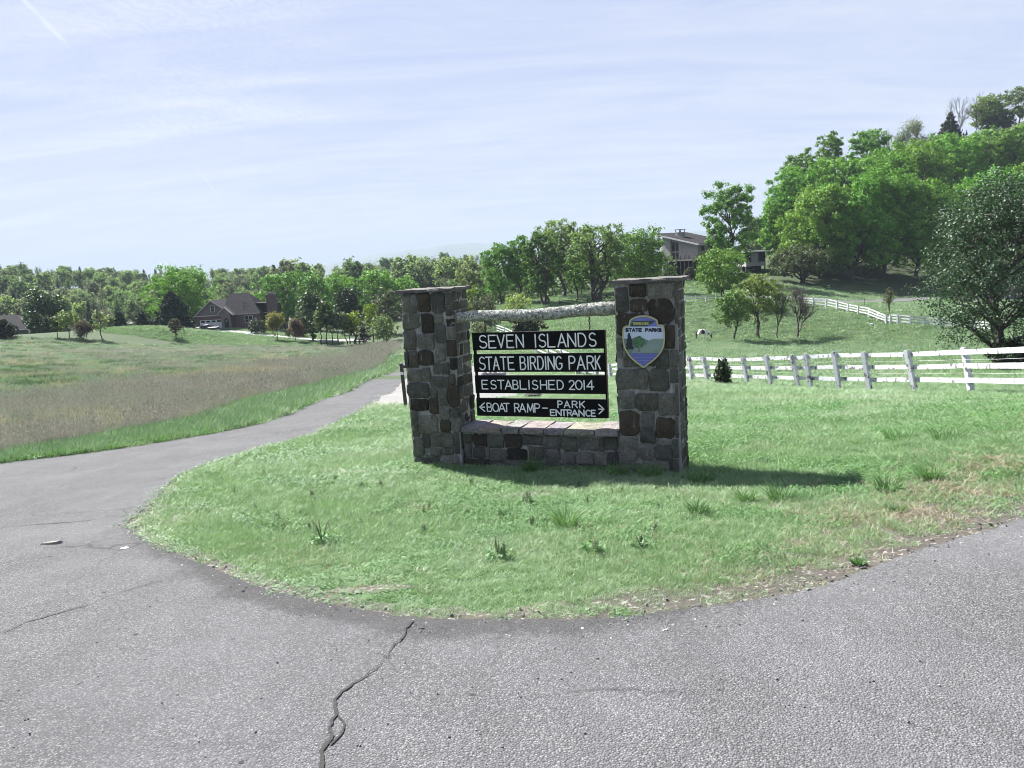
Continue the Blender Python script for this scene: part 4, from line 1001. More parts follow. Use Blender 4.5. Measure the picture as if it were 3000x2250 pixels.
# --- left: round the house and the near edge of the wood
tree('broad', 'huge rounded bright green tree rising behind the brick house, left of its roof', 545, 985, 782, 205, BRIGHT, D=215, name='broadleaf_tree', base=.08, lobes=26)
tree('conifer', 'broad dark blue-green spruce left of the brick house', 515, 985, 853, 128, NAVY, D=182, name='spruce_tree', dens=1.5, taper=.75)
tree('shrub', 'small dark magnolia alone on the mown slope left of the pickup', 517, 992, 934, 44, (0.06, 0.06, 0.045), name='magnolia_tree', dens=.8, base=.25, trunks=2)
tree('dark', 'round dark green tree standing tallest in the field left of the house', 145, 985, 850, 132, DEEP, D=168, name='broadleaf_tree', base=.05, lobes=22, taper_top=.8)
tree('broad', 'leafy small tree with two-toned crown, foremost of the field group under the dark tree', 204, 990, 912, 72, (0.12, 0.175, 0.07), name='small_tree', base=.28, dens=.8)
tree('broad', 'short thick-stemmed dark small tree leftmost of the field group', 168, 990, 925, 30, (0.06, 0.09, 0.045), name='small_tree', base=.4)
tree('budding', 'thin purplish sapling with two stems in the field group', 244, 999, 940, 44, PURP, name='sapling', dens=.8)
tree('budding', 'dark purplish sapling just right of the two-stemmed one', 254, 995, 938, 36, PURP, name='sapling', dens=1.0)
tree('airy', 'slim pale green sapling standing alone at the right of the field group', 299, 994, 911, 44, PALE, name='sapling', base=.3, dens=.9, trunk_r=.09)
tree('conifer', 'low wide dark spruce at the edge of the lawn left of the big green tree', 420, 970, 912, 66, NAVY, D=178, name='spruce_tree', taper=.7)
tree('shrub', 'round dark shrub behind the pale sapling', 273, 980, 938, 28, DEEP, D=160, name='shrub', cat='shrub')
tree('shrub', 'grey green shrub beside the dark columnar evergreen', 326, 978, 922, 40, GREY_G, D=165, name='shrub', cat='shrub')
tree('conifer', 'dark columnar evergreen at the lawn edge right of the pale sapling', 356, 976, 912, 40, (0.03, 0.05, 0.03), D=166, name='evergreen', cat='shrub', taper=.45)
tree('conifer', 'dark spiky evergreen shrub in front of the low roof at far left', 14, 992, 938, 80, (0.03, 0.038, 0.032), D=138, name='evergreen', cat='shrub', taper=.55)
tree('airy', 'tall many-limbed green tree behind the brick chimney', 842, 990, 792, 175, MIDG, D=205, name='broadleaf_tree', base=.15, lobes=22, trunks=3, dens=1.5)
tree('broad', 'green tree right of the many-limbed one, above the red shrubs', 940, 990, 798, 95, MIDG, D=198, name='broadleaf_tree', base=.1)
tree('budding', 'vase-shaped shrub with yellowish leaves in front of the chimney', 815, 999, 917, 82, (0.19, 0.185, 0.07), name='shrub', cat='shrub', dens=3.0, fork=.2)
tree('budding', 'bare reddish vase-shaped shrub on the house lawn', 866, 1003, 938, 48, (0.11, 0.075, 0.065), name='shrub', cat='shrub', dens=2.5, fork=.2)
tree('budding', 'thin reddish stem between the two vase-shaped shrubs', 848, 1002, 962, 18, (0.11, 0.08, 0.06), name='shrub', cat='shrub', levels=3)
tree('dark', 'dark rounded foundation shrub beside the double window', 757, 980, 936, 62, (0.04, 0.055, 0.035), D=172, name='shrub', cat='shrub', base=.02, lobes=10)
tree('shrub', 'dark maroon hedge behind the bare reddish shrub', 878, 994, 953, 52, (0.035, 0.02, 0.025), D=168, name='hedge', cat='shrub')
tree('dark', 'leafy dark green tree at the corner of the house lawn', 918, 1000, 848, 92, (0.06, 0.10, 0.04), D=160, name='broadleaf_tree', base=.06, lobes=18)
row = [(943, 1010, 905, 40), (960, 1010, 880, 56), (975, 1010, 920, 34), (993, 1010, 912, 40), (1017, 1009, 915, 36), (1025, 1008, 930, 30)]
for i, q in enumerate(row):
    tree('airy', ['slender grey green tree, first of the row along the lower lawn edge', 'dark leafy tree with a sturdier trunk, second in the row at the lawn edge', 'thin grey tree third in the row at the lawn edge', 'thin grey tree fourth in the row at the lawn edge', 'thin grey tree fifth in the row, near the thick dark trunk', 'thin short tree last of the row, against the thick dark trunk'][i], q[0], q[1], q[2], q[3], [GREY_G, (0.05, 0.075, 0.04), GREY_G, (0.09, 0.12, 0.075), GREY_G, OLIVE][i], name='slender_tree', group='row of slender trees at the lawn edge', base=.42, trunk_r=.11, dens=1.3)
tree('dark', 'big dome of near black evergreen leaves behind the row of slender trees', 1030, 1000, 842, 98, (0.026, 0.045, 0.024), D=172, name='evergreen_tree', base=.03, lobes=24, taper_top=.6)
tree('broad', 'yellow green young tree with a short thick dark trunk', 1040, 1007, 914, 54, YEL, name='small_tree', base=.3, dens=.8, trunk_r=.28)
tree('broad', 'bright lime green young tree left of the stone sign', 1092, 1003, 888, 46, YEL, name='small_tree', base=.35, dens=.8)
tree('shrub', 'mid green bushy thicket touching the left stone pillar', 1128, 1004, 922, 92, (0.10, 0.15, 0.055), name='thicket', cat='shrub', lobes=18)
tree('airy', 'grey budding tree over the thicket by the left pillar', 1146, 1000, 845, 82, (0.10, 0.115, 0.09), D=158, name='budding_tree', base=.2, dens=1.2)
tree('shrub', 'dark shrub under the slender trees beside the thicket', 1068, 1006, 955, 46, (0.05, 0.055, 0.045), D=149, name='shrub', cat='shrub')
tree('broad', 'wide bright dome of fresh leaves behind the dark evergreen, left one', 1012, 1000, 800, 130, BRIGHT, D=232, name='broadleaf_tree', base=.1, lobes=22)
tree('broad', 'widest bright dome of fresh leaves above the dark evergreen, middle one', 1110, 1000, 788, 140, BRIGHT, D=238, name='broadleaf_tree', base=.1, lobes=22)
tree('broad', 'bright dome of fresh leaves sloping down to the top of the left pillar', 1190, 1000, 812, 110, BRIGHT, D=240, name='broadleaf_tree', base=.1, lobes=20)
# --- behind the sign
tree('airy', 'pale willowy tree rising right of the left pillar', 1385, 960, 752, 100, PALE, D=185, name='willow_tree', base=.1, dens=1.6)
tree('broad', 'dense green tree behind the sign, leftmost of the grove', 1470, 905, 712, 120, MIDG, D=160, name='broadleaf_tree', base=.12, lobes=20)
tree('broad', 'green tree with a leaning dark trunk behind the sign, second of the grove', 1527, 893, 690, 110, MIDG, D=158, name='broadleaf_tree', base=.2, lobes=18, dens=.9)
tree('airy', 'green tree with spreading limbs and a dark stump-like trunk above the log', 1597, 896, 682, 150, (0.075, 0.14, 0.045), name='broadleaf_tree', base=.2, lobes=20, trunks=3, dens=1.7, trunk_r=.34)
tree('airy', 'tall pale crowned tree standing above the rest of the grove', 1655, 890, 644, 190, (0.14, 0.205, 0.085), D=166, name='broadleaf_tree', base=.25, lobes=24, dens=1.35)
tree('airy', 'large tree with several black stems fanning from one foot beside the right pillar', 1752, 885, 655, 200, (0.13, 0.20, 0.075), name='broadleaf_tree', base=.28, lobes=24, trunks=5, dens=1.35, trunk_r=.42)
tree('broad', 'broad bright green tree behind the top of the right pillar', 1872, 868, 668, 185, (0.10, 0.19, 0.045), D=150, name='broadleaf_tree', base=.12, lobes=24, trunks=3)
tree('airy', 'slim green tree of the grove, dark stems just left of the fan of black stems', 1695, 892, 740, 90, MIDG, D=150, name='slender_tree', base=.3, trunks=3, trunk_r=.16, dens=1.4)
tree('shrub', 'pale yellow green shrub whose shoots stand just above the log', 1516, 925, 862, 92, (0.20, 0.26, 0.10), D=125, name='shrub', cat='shrub', dens=.8)
tree('dark', 'dark round bush under the log behind the sign', 1548, 1030, 918, 118, (0.035, 0.045, 0.028), D=78, name='bush', cat='shrub', base=.02, lobes=20)
tree('shrub', 'grey brushy thicket between the left pillar and the pale shrub', 1420, 985, 868, 100, (0.085, 0.095, 0.075), D=128, name='thicket', cat='shrub', lobes=18)
tree('shrub', 'pale grey green shrub below the log near the left chain', 1408, 1002, 940, 66, (0.15, 0.18, 0.13), D=100, name='shrub', cat='shrub')
tree('broad', 'small lime tree peeping out beside the cap of the left pillar', 1384, 960, 838, 42, YEL, D=140, name='small_tree', base=.2)
# --- right of the sign
tree('airy', 'tall open green tree in front of the hillside house', 2140, 800, 540, 185, MIDG, D=165, name='broadleaf_tree', base=.22, lobes=24, dens=1.7)
tree('broad', 'budding tree on the skyline left of the hillside house', 1985, 800, 690, 90, GREY_G, D=215, name='broadleaf_tree')
tree('broad', 'leafy bright tree leaning over the pasture in front of the house deck', 2120, 884, 727, 172, (0.10, 0.185, 0.045), D=130, name='broadleaf_tree', base=.14, lobes=22, trunks=3)
tree('broad', 'green pasture tree nearest the horse', 2152, 996, 852, 122, (0.09, 0.16, 0.05), name='pasture_tree', base=.3, dens=.9, trunk_r=.13, group='small trees in the horse pasture')
tree('airy', 'taller yellow green pasture tree with a dark forked trunk', 2222, 992, 800, 150, (0.14, 0.19, 0.06), name='pasture_tree', base=.3, dens=1.15, trunk_r=.2, group='small trees in the horse pasture')
tree('budding', 'narrow budding pasture tree with crooked trunk', 2279, 993, 815, 80, (0.10, 0.13, 0.05), name='pasture_tree', group='small trees in the horse pasture', dens=.8, fork=.22, r0=.14)
tree('bare', 'leafless pasture tree with a straight trunk and fan of twigs', 2333, 991, 822, 135, PURP, name='pasture_tree', group='small trees in the horse pasture', fork=.2, kids=5, r0=.16)
tree('airy', 'low spreading olive grey tree with crooked limbs at the edge of the wood', 2352, 822, 716, 205, OLIVE, D=168, name='spreading_tree', base=.12, lobes=22, dens=1.5, trunks=3, trunk_r=.4, squash=.8)
tree('budding', 'thin leafless sapling behind the far white fence', 2608, 928, 843, 42, (0.10, 0.11, 0.06), name='sapling', dens=.6)
dk = tree('dark', 'dark glossy-leaved tree on the right edge, close behind the white fence', 2925, 1095, 512, 500, (0.036, 0.07, 0.04), D=38, name='dark_leaved_tree', base=.08, lobes=44, leafk=1.05, dens=1.3, trunk_r=.2, taper_top=.95)
tree('dark', 'black green shrub under the dark tree behind the right end of the fence', 2975, 1120, 985, 130, (0.02, 0.03, 0.02), D=36, name='shrub', cat='shrub', base=.02, lobes=14)
BIG = [(2400, 830, 545, 240, 176, 'bright leafy tree at the left front of the hillside wood'), (2500, 830, 520, 250, 174, 'bright broad tree with a low drooping branch at the front of the wood'), (2585, 838, 500, 240, 178, 'green tree with a straight dark trunk at the front of the wood'),
       (2680, 838, 525, 220, 180, 'green tree right of the straight trunk at the front of the wood'), (2790, 838, 545, 230, 182, 'shaded green tree behind the dark glossy tree'), (2900, 838, 500, 240, 186, 'tall green tree over the dark glossy tree'), (3010, 838, 480, 220, 188, 'green tree at the right edge of the wood'),
       (2320, 800, 500, 190, 196, 'rounded green tree at the left shoulder of the wood'), (2275, 800, 590, 120, 190, 'small crowned tree at the left end of the wood')]
for i, (px, py, top, w, D, lb) in enumerate(BIG):
    tree('broad', lb, px, py, top, w, (0.105 + .02 * (i % 3 == 0), 0.225 + .02 * (i % 2), 0.042), D=D, name='broadleaf_tree', group='trees of the hillside wood', base=.10, lobes=28, dens=1.35, cl_sig=.13)
UPPER = [(2400, 470, 180, 222, BRIGHT), (2430, 394, 105, 238, MIDG), (2540, 378, 150, 240, MIDG), (2480, 470, 170, 215, BRIGHT), (2590, 440, 190, 220, BRIGHT), (2700, 425, 190, 222, BRIGHT), (2800, 405, 180, 226, BRIGHT), (2880, 400, 170, 230, MIDG), (2960, 372, 150, 228, BRIGHT), (3050, 365, 160, 232, BRIGHT), (2350, 445, 140, 230, MIDG), (2650, 415, 150, 250, BRIGHT), (2760, 395, 160, 256, MIDG), (2860, 385, 150, 258, BRIGHT)]
UL = ['left shoulder of the wood, middle row, just above the front trees', 'skyline crown at the left top of the wood, left of two domes', 'skyline crown at the left top of the wood, right of two domes', 'second row, above the bright leafy tree at the left front', 'second row, above the tree with the drooping branch', 'second row, above the straight dark trunk', 'second row, left of the dark glossy tree', 'second row, above the left edge of the dark glossy tree',
    'second row, above the middle of the dark glossy tree', 'second row at the right edge of the picture', 'left flank of the wood under the two skyline domes', 'upper row below the tan budding tree', 'upper row below the black cedar', 'upper row below the yellow green ridge tree']
for i, (px, top, w, D, col) in enumerate(UPPER):
    tree('broad', 'fresh green crown, ' + UL[i], px, top + 250, top, w, (col[0] * R.uniform(.9, 1.15), col[1] * R.uniform(.92, 1.08), col[2]), D=D, name='broadleaf_tree', group='crowns in the middle rows of the hillside wood', base=.1, lobes=22, dens=1.2, cl_sig=.13)
RIDGE = [('budding', 2640, 365, 80, GREY_G, 'grey budding tree at the left of the ridge crest'), ('budding', 2690, 345, 90, (0.15, 0.17, 0.10), 'pale budding tree on the ridge beside the dark cedar'), ('conifer', 2780, 332, 100, (0.028, 0.035, 0.025), 'black cedar on the ridge crest'), ('bare', 2800, 280, 110, PURP, 'tall leafless tree on the ridge behind the cedar'), ('bare', 2860, 272, 110, PURP, 'second tall leafless tree on the ridge, left of the yellow green one'),
         ('broad', 2890, 287, 100, (0.13, 0.19, 0.06), 'yellow green tree on top of the ridge'), ('airy', 2980, 258, 130, GREY_G, 'grey green tree highest on the ridge at the right edge'), ('dark', 2920, 335, 110, (0.04, 0.06, 0.035), 'dark tree below the yellow green one on the ridge'), ('budding', 2720, 395, 120, (0.14, 0.13, 0.09), 'tan budding tree below the black cedar'), ('bare', 2590, 375, 70, PURP, 'bare tree showing over the left shoulder of the wood'), ('airy', 3040, 300, 120, MIDG, 'green tree on the ridge cut by the right edge')]
for kind, px, top, w, col, lb in RIDGE:
    tree(kind, lb, px, top + 160, top, w, col, D=312 if kind != 'budding' else 300, name={'conifer': 'cedar_tree', 'bare': 'bare_tree', 'budding': 'budding_tree'}.get(kind, 'broadleaf_tree'), dens=1.3)

# --- the far wood on the left and middle ridge: a few kinds of tree, copied
WOOD = []
for i in range(9):
    airy = (.35, .55, .2, .6, .45, .3, .5, .25, .4)[i]
    c, tr = broad(700 + i, 20, (13, 11.5, 15, 11, 13, 14, 12, 15, 12.5)[i], base=(.28, .35, .15, .42, .3, .2, .38, .12, .25)[i], lobes=17, leaves=(3400, 2400, 4400, 2000, 3000, 3800, 2400, 4600, 3200)[i], leaf=.68, airy=airy, trunk_r=.3)
    WOOD.append((c, tr))
for i in range(2):
    br, tips = bare(800 + i, 20, 8, r0=.24); g = np.random.default_rng(i); C = np.repeat(tips, 1, 0) + g.normal(size=tips.shape) * .5; WOOD.append((leaves_mesh('crown', C, .4, .2, g), br))
for i in range(1):
    c, tr = conifer(850, 20, 8, 1300, .55, .8); WOOD.append((c, tr))
WCOL = [(0.13, 0.178, 0.122), (0.12, 0.154, 0.126), (0.146, 0.20, 0.13), (0.135, 0.154, 0.136), (0.11, 0.165, 0.105), (0.165, 0.225, 0.13)]  # grey of budding trees, made greyer and lighter to stand for haze
cnt = 0
WLAB = 'budding tree in the far hazy wood across the valley'
def wood_tree(x, y, h, k, lab=WLAB, grp='trees of the far wood across the valley'):
    c, tr = WOOD[k]; root = empty('wood_tree', (x, y, gz(x, y) - .2), R.uniform(0, 6.28), lab, 'tree', grp); s = h / 20; root.scale = (s * R.uniform(.9, 1.25), s * R.uniform(.9, 1.25), s)
    pale = (9, 10).count(k); link('trunk', tr, BARK_PALE if not pale else BARK, root)
    cc = R.choice(WCOL) if k != 11 else (0.035, 0.045, 0.035); f = R.uniform(.8, 1.15); link('crown', c, NEEDLE if k == 11 else LEAF_SOFT, root, color=tuple(v * f for v in cc))
ranks = [(258, 32, -120), (282, 34, -100), (308, 36, -80), (338, 36, -60), (372, 38, -60), (410, 40, -60), (455, 40, -60), (505, 34, -60)]
for D, n, p0 in ranks:
    for i in range(n):
        px = p0 + (1480 - p0) * (i + R.uniform(.1, .9)) / n; d = D + R.uniform(-15, 15); v = pix_ray(px, 1125); x, y = v.x * d, v.y * d
        if D < 300 and 320 < px < 345: continue
        k = R.choices(range(12), weights=(3, 3, 3, 3, 3, 3, 3, 2, 3, 3, 3, 2))[0]
        wood_tree(x, y, R.uniform(10, 14) * (1.0 if px < 520 or px > 700 else 1.05), k); cnt += 1
SKL = ['above the right end of the house roof', 'just right of the house chimney', 'above the slender row, bare looking', 'above the dark evergreen dome, left one', 'above the dark evergreen dome, right one', 'above the bright middle dome, leaning bare', 'over the top of the left pillar', 'just right of the left pillar cap', 'first bare one behind the log', 'beside the willowy tree', 'above the roof ridge, leafless']
for si, (px, d, h, k) in enumerate(((870, 300, 26, 1), (915, 305, 25, 3), (960, 310, 22, 9), (1010, 312, 22, 10), (1070, 300, 24, 3), (1120, 305, 24, 10), (1225, 300, 24, 1), (1262, 290, 22, 4), (1305, 300, 23, 9), (1345, 280, 22, 5), (790, 300, 22, 9))):
    v = pix_ray(px, 1125); wood_tree(v.x * d, v.y * d, h * .84, k, 'tall spindly skyline tree ' + SKL[si], 'tall trees on the valley skyline'); cnt += 1
# filler behind the grove and the hillside house
for i in range(26):
    px = R.uniform(1420, 2330); d = R.uniform(230, 330); v = pix_ray(px, 1125); wood_tree(v.x * d, v.y * d, R.uniform(11, 15), R.choice((0, 1, 4, 5, 8)), 'low tree in the haze behind the grove and the hillside house', 'trees beyond the hillside house')
# undergrowth of the far wood: nobody could count it
g = np.random.default_rng(77); n = 14000
pxs = g.uniform(-150, 1450, n); ds = g.uniform(236, 380, n); vx = np.array([list(pix_ray(a, 1125)) for a in pxs]); ux, uy = vx[:, 0] * ds, vx[:, 1] * ds
C = np.stack([ux, uy, ground_z(ux, uy) + g.uniform(.1, 1, n) ** 1.6 * 5.0], 1)
un = link('undergrowth', leaves_mesh('undergrowth', C, 1.1, .4, g), LEAF, color=(0.11, 0.115, 0.11)); tag(un, 'brushy grey green undergrowth along the foot of the far wood', 'undergrowth', kind='stuff')
g = np.random.default_rng(78); n = 7000
pxs = g.uniform(2290, 3100, n); ds = g.uniform(186, 300, n); vx = np.array([list(pix_ray(a, 1125)) for a in pxs]); ux, uy = vx[:, 0] * ds, vx[:, 1] * ds
C = np.stack([ux, uy, ground_z(ux, uy) + g.uniform(.1, 1, n) ** 1.4 * 6.0], 1)
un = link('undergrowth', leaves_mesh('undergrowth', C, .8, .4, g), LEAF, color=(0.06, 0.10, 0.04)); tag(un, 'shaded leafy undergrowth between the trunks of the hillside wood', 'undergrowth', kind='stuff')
g = np.random.default_rng(79); n = 5000
pxs = g.uniform(1370, 1990, n); ds = g.uniform(172, 205, n); vx = np.array([list(pix_ray(a, 1125)) for a in pxs]); ux, uy = vx[:, 0] * ds, vx[:, 1] * ds
C = np.stack([ux, uy, ground_z(ux, uy) + g.uniform(.1, 1, n) ** 1.2 * 5.5], 1)
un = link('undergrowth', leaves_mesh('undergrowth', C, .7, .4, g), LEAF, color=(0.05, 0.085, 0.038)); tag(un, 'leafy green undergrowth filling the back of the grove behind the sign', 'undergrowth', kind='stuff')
# ------------------------------------------------------------------ fences
m, t, b, o = new_mat('flaking_white_paint')
P = t.pos(); sp = t.ramp(t.noise(P, 5.5, 4, .7), [(.55, 0), (.60, 1)]); st = t.ramp(t.noise(P, 22, 5, .7), [(.55, 0), (.68, .55)])
c = t.mix(t.noise(P, 3, 4), (0.44, 0.45, 0.475), (0.56, 0.565, 0.585)); c = t.mix(sp, c, (0.11, 0.11, 0.105)); c = t.mix(st, c, (0.22, 0.22, 0.215))
t.link(c, b.inputs['Base Color']); b.inputs['Roughness'].default_value = .65; fence_white = m
brown_wood = simple('brown_fence_wood', (0.05, 0.042, 0.036), .9, .3, 6)
wire_mat = simple('white_wire', (0.75, 0.75, 0.75), .5)
def fence(label, name, posts, fracs, sq, rh, mat, wires=(), group=None, skip=(), lower=(), even=False):
    """posts: list of ((top px, py), (foot px, py)); rails between neighbours at fractions down the posts"""
    feet = [hit(*q[1]) for q in posts]; tops = []
    if even:                                                        # posts set out along one smooth line
        az = np.array([math.atan2(f.x, f.y) for f in feet]); lr = np.log([math.hypot(f.x, f.y) for f in feet]); lr = np.polyval(np.polyfit(az, lr, 4), az)
        feet = [Vector((math.exp(l) * math.sin(a), math.exp(l) * math.cos(a), gz(math.exp(l) * math.sin(a), math.exp(l) * math.cos(a)))) for a, l in zip(az, lr)]
    for f, q in zip(feet, posts): tops.append(EYE + pix_ray(*q[0]) * depth(f))
    root = empty(name, feet[0], 0, label, 'fence', group); org = feet[0]
    for i, (f, tp) in enumerate(zip(feet, tops)):
        a = feet[max(i - 1, 0)]; c = feet[min(i + 1, len(feet) - 1)]; al = (c - a); al.z = 0; al.normalize(); al.rotate(Matrix.Rotation(math.radians(14), 3, 'Z')); d = (tp - f).normalized()
        MB().bar(f - org - d * .3, tp - org + d * .02, sq, sq, al).build('post', mat, root)
    for i in range(len(posts) - 1):
        if i in skip: continue
        al = (feet[i + 1] - feet[i]); al.z = 0; al.normalize(); nb = Vector((-al.y, al.x, 0)); nb = nb if nb.y > 0 else -nb
        for k, fr_ in enumerate(fracs):
            if i in lower and k == 0: continue
            L = (tops[i] - feet[i]).length
            p = tops[i].lerp(feet[i], fr_) - org + nb * (sq / 2 + .02); q = tops[i + 1].lerp(feet[i + 1], fr_) - org + nb * (sq / 2 + .02)
            e = (q - p).normalized() * sq * .45; sh = Vector((0, 0, R.uniform(-.012, .012)))
            MB().bar(p - e * (.2 if i else 1) + sh, q + e * .2 - sh, .032, rh, (0, 0, 1)).build('rail', mat, root)
        for fr_ in wires:
            p = tops[i].lerp(feet[i], fr_) - org + nb * .09; q = tops[i + 1].lerp(feet[i + 1], fr_) - org + nb * .09
            MB().tube([p, p.lerp(q, .5) - Vector((0, 0, .015)), q], .0026, 4).build('wire', wire_mat, root)
    return root
Z = lambda x, y: (1980 + x / 2.169, 780 + y / 2.169)
near = [((3420, 996), (3470, 1208)), ((3060, 1009), (3092, 1172))] + [(Z(*a), Z(*c)) for a, c in (((1833, 520), (1880, 812)), ((1467, 537), (1523, 803)), ((1192, 547), (1235, 792)), ((1003, 545), (1040, 797)), ((822, 560), (860, 780)), ((737, 565), (780, 778)), ((570, 570), (608, 772)),
        ((423, 580), (458, 760)), ((302, 580), (330, 752)), ((172, 575), (203, 742)), ((80, 575), (103, 740)))]
near += [((1972, 1049), (1980, 1119)), ((1930, 1050), (1938, 1117)), ((1893, 1054), (1900, 1115)), ((1858, 1057), (1864, 1114)), ((1824, 1062), (1829, 1112)), ((1784, 1066), (1788, 1110)), ((1744, 1066), (1748, 1106)), ((1714, 1066), (1717, 1103)), ((1690, 1064), (1692, 1099))]
fence('white three-rail wooden fence with leaning mould-spotted posts between the lawn and the pasture', 'rail_fence', near, (.085, .385, .69), .125, .125, fence_white, wires=(.24, .53), even=True)
Z2 = lambda x, y: (2300 + x / 4.424, 820 + y / 4.424)
farf = [(Z2(*a), Z2(*c)) for a, c in (((200, 232), (200, 322)), ((360, 237), (358, 355)), ((533, 240), (520, 378)), ((675, 277), (665, 402)), ((815, 314), (805, 428)), ((945, 338), (940, 460)), ((1090, 364), (1080, 493)), ((1205, 412), (1195, 535)), ((1303, 452), (1305, 570)),
        ((1360, 447), (1358, 580)), ((1455, 450), (1458, 592)), ((1625, 465), (1623, 608)), ((1805, 480), (1808, 615)), ((2000, 497), (2003, 632)), ((2200, 515), (2203, 650)), ((2450, 530), (2453, 668)), ((2720, 550), (2723, 690)))]
fence('far white three-rail fence running down the slope across the back of the horse pasture', 'rail_fence', farf, (.06, .33, .60), .16, .17, fence_white, lower=(8,))
ed = []
for px, py in ((1452, 973), (1478, 986), (1508, 1003), (1540, 1021), (1572, 1037), (1606, 1054), (1644, 1074), (1689, 1098)):
    f = hit(px, py); ed.append(((px - 1, py - 1.25 * FOC / depth(f)), (px, py)))
fence('white rail fence seen almost end on through the upper gap of the hanging sign', 'rail_fence', ed, (.085, .385, .69), .125, .125, fence_white)
fence('short stretch of white fence beyond the pasture beside the right pillar', 'rail_fence', [((px, 866), (px, 887)) for px in (1975, 2008, 2038, 2068, 2100, 2135)], (.1, .42), .15, .15, fence_white)
fence('dark brown rail fence on the rise behind the fan of black stems', 'rail_fence', [((1640, 881), (1640, 895)), ((1690, 877), (1690, 891)), ((1722, 874), (1722, 889)), ((1750, 869), (1750, 884)), ((1777, 863), (1777, 878)), ((1800, 859), (1800, 874)), ((1830, 855), (1830, 870))], (.1, .42, .72), .2, .12, brown_wood)
tree('conifer', 'small shaggy dark cedar growing in front of the near white fence', 2117, 1128, 1058, 50, (0.035, 0.055, 0.03), name='cedar_shrub', cat='shrub', taper=.5, leafk=1.2)
st_m = simple('thin_stake', (0.06, 0.05, 0.045), .9)
f = hit(2533, 897); stk = empty('stake', f, 0, 'thin dark stake standing on the grass behind the far white fence', 'stake'); MB().tube([(0, 0, -.2), (0, 0, 1.4)], .05, 6).build('pole', st_m, stk)

# ------------------------------------------------------------------ brick house on the left
def brick_mat(name, c0, c1, mort, sx=3.2):
    m, t, b, o = new_mat(name); x = t.n.new('ShaderNodeTexBrick'); x.inputs['Color1'].default_value = (*c0, 1); x.inputs['Color2'].default_value = (*c1, 1); x.inputs['Mortar'].default_value = (*mort, 1)
    x.inputs['Scale'].default_value = sx; P = t.objco(); cb = t.n.new('ShaderNodeCombineXYZ'); s = t.n.new('ShaderNodeSeparateXYZ'); t.link(P, s.inputs[0]); t.link(t.math('ADD', s.outputs[0], s.outputs[1]), cb.inputs[0]); t.link(s.outputs[2], cb.inputs[1]); t.link(cb.outputs[0], x.inputs['Vector'])
    t.link(t.mix(t.math('MULTIPLY', t.noise(P, 1.2, 4), .5), x.outputs['Color'], (0.03, 0.025, 0.025)), b.inputs['Base Color']); b.inputs['Roughness'].default_value = .9; return m
brick = brick_mat('dark_red_brick', (0.085, 0.052, 0.05), (0.12, 0.07, 0.062), (0.13, 0.12, 0.115)); brick2 = brick_mat('stone_veneer', (0.14, 0.12, 0.11), (0.19, 0.17, 0.155), (0.10, 0.09, 0.085), 2.2)
siding = simple('grey_siding', (0.10, 0.085, 0.088), .8, .1, 1); 
m, t, b, o = new_mat('roof_shingles'); P = t.objco(); n = t.noise(P, 1.5, 5, .6); v = t.voro(t.mapping(P, (3, 3, 7)), 1, 'F1', 'Color'); t.link(t.mix(.35, t.mix(n, (0.03, 0.028, 0.03), (0.045, 0.043, 0.045)), v, 'SOFT_LIGHT'), b.inputs['Base Color']); b.inputs['Roughness'].default_value = .95; b.inputs['Specular IOR Level'].default_value = .05; shingle = m
trim = simple('white_trim', (0.45, 0.45, 0.46), .6, .05); dtrim = simple('tan_trim', (0.30, 0.27, 0.25), .7, .06); dark = simple('shade_and_dark_parts', (0.012, 0.012, 0.014), .8)  # dark: near-black in place of shade in doorway, porch and carport; also vent pipes
m, t, b, o = new_mat('window_glass'); b.inputs['Base Color'].default_value = (0.012, 0.015, 0.02, 1); b.inputs['Roughness'].default_value = .12; b.inputs['Specular IOR Level'].default_value = .25; glass = m
def window(parent, x0, x1, z0, z1, y, cols=1, rows=2, fw=.09, mat=None, out=.05):
    """white frame with panes as sub-parts"""
    mb = MB(); mb.box(x0 - fw, x1 + fw, y - out, y + .02, z1, z1 + fw).box(x0 - fw, x1 + fw, y - out, y + .02, z0 - fw, z0).box(x0 - fw, x0, y - out, y + .02, z0, z1).box(x1, x1 + fw, y - out, y + .02, z0, z1)
    for i in range(1, cols): xx = x0 + (x1 - x0) * i / cols; mb.box(xx - fw * .45, xx + fw * .45, y - out * .8, y + .02, z0, z1)
    for j in range(1, rows): zz = z0 + (z1 - z0) * j / rows; mb.box(x0, x1, y - out * .7, y + .02, zz - fw * .25, zz + fw * .25)
    f = mb.build('window', mat or trim, parent)
    for i in range(cols):
        for j in range(rows):
            MB().box(x0 + (x1 - x0) * i / cols + .01, x0 + (x1 - x0) * (i + 1) / cols - .01, y - .02, y + .015, z0 + (z1 - z0) * j / rows + .01, z0 + (z1 - z0) * (j + 1) / rows - .01).build('pane', glass, f)
    return f
hp = EYE + pix_ray(577, 962) * 180
house = empty('brick_house', hp, 0, 'dark brick house with a grey hipped roof, white garage door and arched entrance', 'house')
H_ = house
MB().box(0, 8.05, 0, 9, -2, 2.72).build('garage_wall', brick, H_)
MB().prism([(-.02, 2.725), (8.07, 2.725), (3.95, 6.05)], -.04, 9, lambda a, z, w: (a, w, z)).build('gable_wall', siding, H_)
MB().box(-.05, 6.1, -.12, -.045, 2.62, 2.85).build('gable_trim', dtrim, H_)
def roof_planes(name, polys, th, mat, parent):
    mb = MB()
    for P in polys:
        n = len(P); mb.raw([Vector(p) for p in P] + [Vector(p) - Vector((0, 0, th)) for p in P], [tuple(range(n)), tuple(range(2 * n - 1, n - 1, -1))] + [(i, (i + 1) % n, n + (i + 1) % n, n + i) for i in range(n)])
    return mb.build(name, mat, parent)
